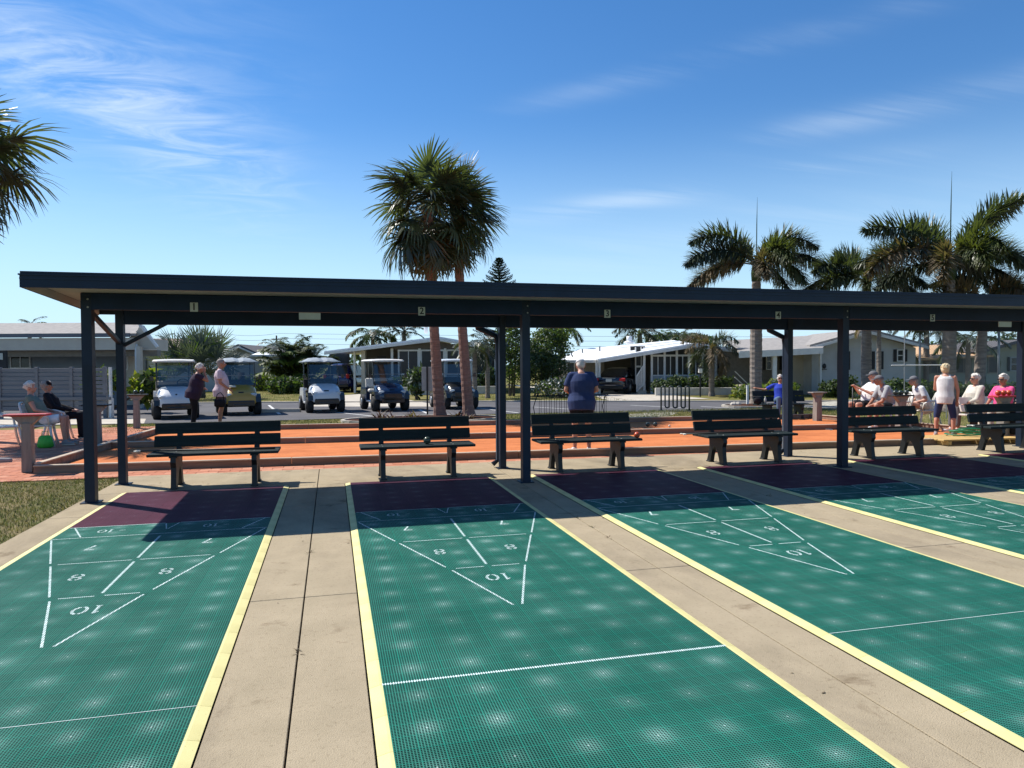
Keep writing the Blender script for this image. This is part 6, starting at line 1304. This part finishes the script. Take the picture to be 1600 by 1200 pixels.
# cues (tangs) and balls on the bench seats
def cue(p, q, label, m='bench_leg', tip='white_plastic'):
    p = Vector(p); q = Vector(q); t = thing('shuffleboard_cue', label, 'cue', p, 0, 'shuffleboard cues lying on the bench seats'); d = q-p; b = MB(); b.tube([(0, 0, 0), d*.3, d], [.014, .012, .010], m, 8); b.build('shaft', None, t, True)
    n = d.normalized(); a = Vector((-n.y, n.x, 0)); b = MB(); b.tube([d+a*.05+n*.06, d+a*.04+n*.01, d, d-a*.04+n*.01, d-a*.05+n*.06], .010, tip, 6); b.build('fork', None, t, True)
cue((-.95, 2.72, .470), (-2.60, 2.86, .470), 'dark cue poking past the left end of the bench under number 1')
cue((6.6, 2.86, .470), (5.02, 2.80, .470), 'cue with a pale fork past the left end of the bench under number 4')
cue((9.2, 2.86, .470), (7.62, 2.80, .470), 'cue with a pale fork past the left end of the bench behind the post')
cue((12.0, 2.8, .470), (10.35, 2.70, .470), 'cue on the bench at the right edge')
def ball(p, r, m, lb): b = MB(); b.ball((0, 0, 0), r, m, 14, 10); tag(b.build('bocce_ball', None, None, True, p), lb, 'ball', 'loose bocce balls')
ball((1.05, 2.72, .507), .052, 'ball_dark', 'dark ball on the seat of the bench under number 2')
ball((4.14, 2.62, .500), .045, 'ball_red', 'small reddish ball on the right seat end under number 3')
for (u, v, m, lb) in ((1012, 663, 'ball_dark', 'dark ball at the left against the far kickboard'), (1024, 663, 'ball_dark', 'second dark ball against the far kickboard'), (1046, 664, 'ball_pale', 'small pale ball on the far clay lane')):
    c = gp(u, v, .07); ball((c.x, c.y, .07 if m == 'ball_dark' else .045), .055 if m == 'ball_dark' else .03, m, lb)
# a low distant belt of trees closes the view
rnd = random.Random(9); b = MB()
for i in range(60):
    u = -500+i*45+rnd.uniform(-10, 10); D = rnd.uniform(85, 105); c = at0(u, 600, D); hh = rnd.uniform(1.1, 1.9)
    leaf_cloud(b, (c.x, c.y, hh*.9), (3.2, 2, hh), 170, .55, G2, rnd)
o = b.build('far_tree_belt'); o['kind'] = 'stuff'

# dry leaf bits and weeds caught along the joints of the slab
rnd = random.Random(21); b = MB()
def bit(x, y, sz, m):
    a = rnd.uniform(0, 6.28); c, s_ = math.cos(a)*sz, math.sin(a)*sz; b.add([(x-c, y-s_, .002), (x+s_*.4, y-c*.4, .006), (x+c, y+s_, .003), (x-s_*.4, y+c*.4, .002)], [(0, 1, 2, 3)], m)
for i in range(34):
    gx = rnd.choice(gaps[1:6]); bit(rnd.uniform(gx[0], gx[1]), rnd.uniform(-4.5, 2.4), rnd.uniform(.006, .018), rnd.choice(('palm_dry', 'trunk_brown')))
for i in range(40): bit(rnd.uniform(-3, 12), rnd.uniform(2.5, 3.9), rnd.uniform(.006, .02), rnd.choice(('palm_dry', 'mulch')))
for (x0, y0) in ((2.155, -.35), (2.155, -.75), (2.155, -1.2), (-.41, -3.1), (-.41, -1.0), (4.7, .2)):
    for k in range(9): blade(b, (x0+rnd.uniform(-.012, .012), y0+rnd.uniform(-.05, .05), -.004), Vector((rnd.uniform(-1, 1), rnd.uniform(-1, 1), .8)), rnd.uniform(.02, .05), .006, .6, m=rnd.choice(('grass_green', 'palm_dry', 'mulch')))
o = b.build('leaf_litter'); o['kind'] = 'stuff'
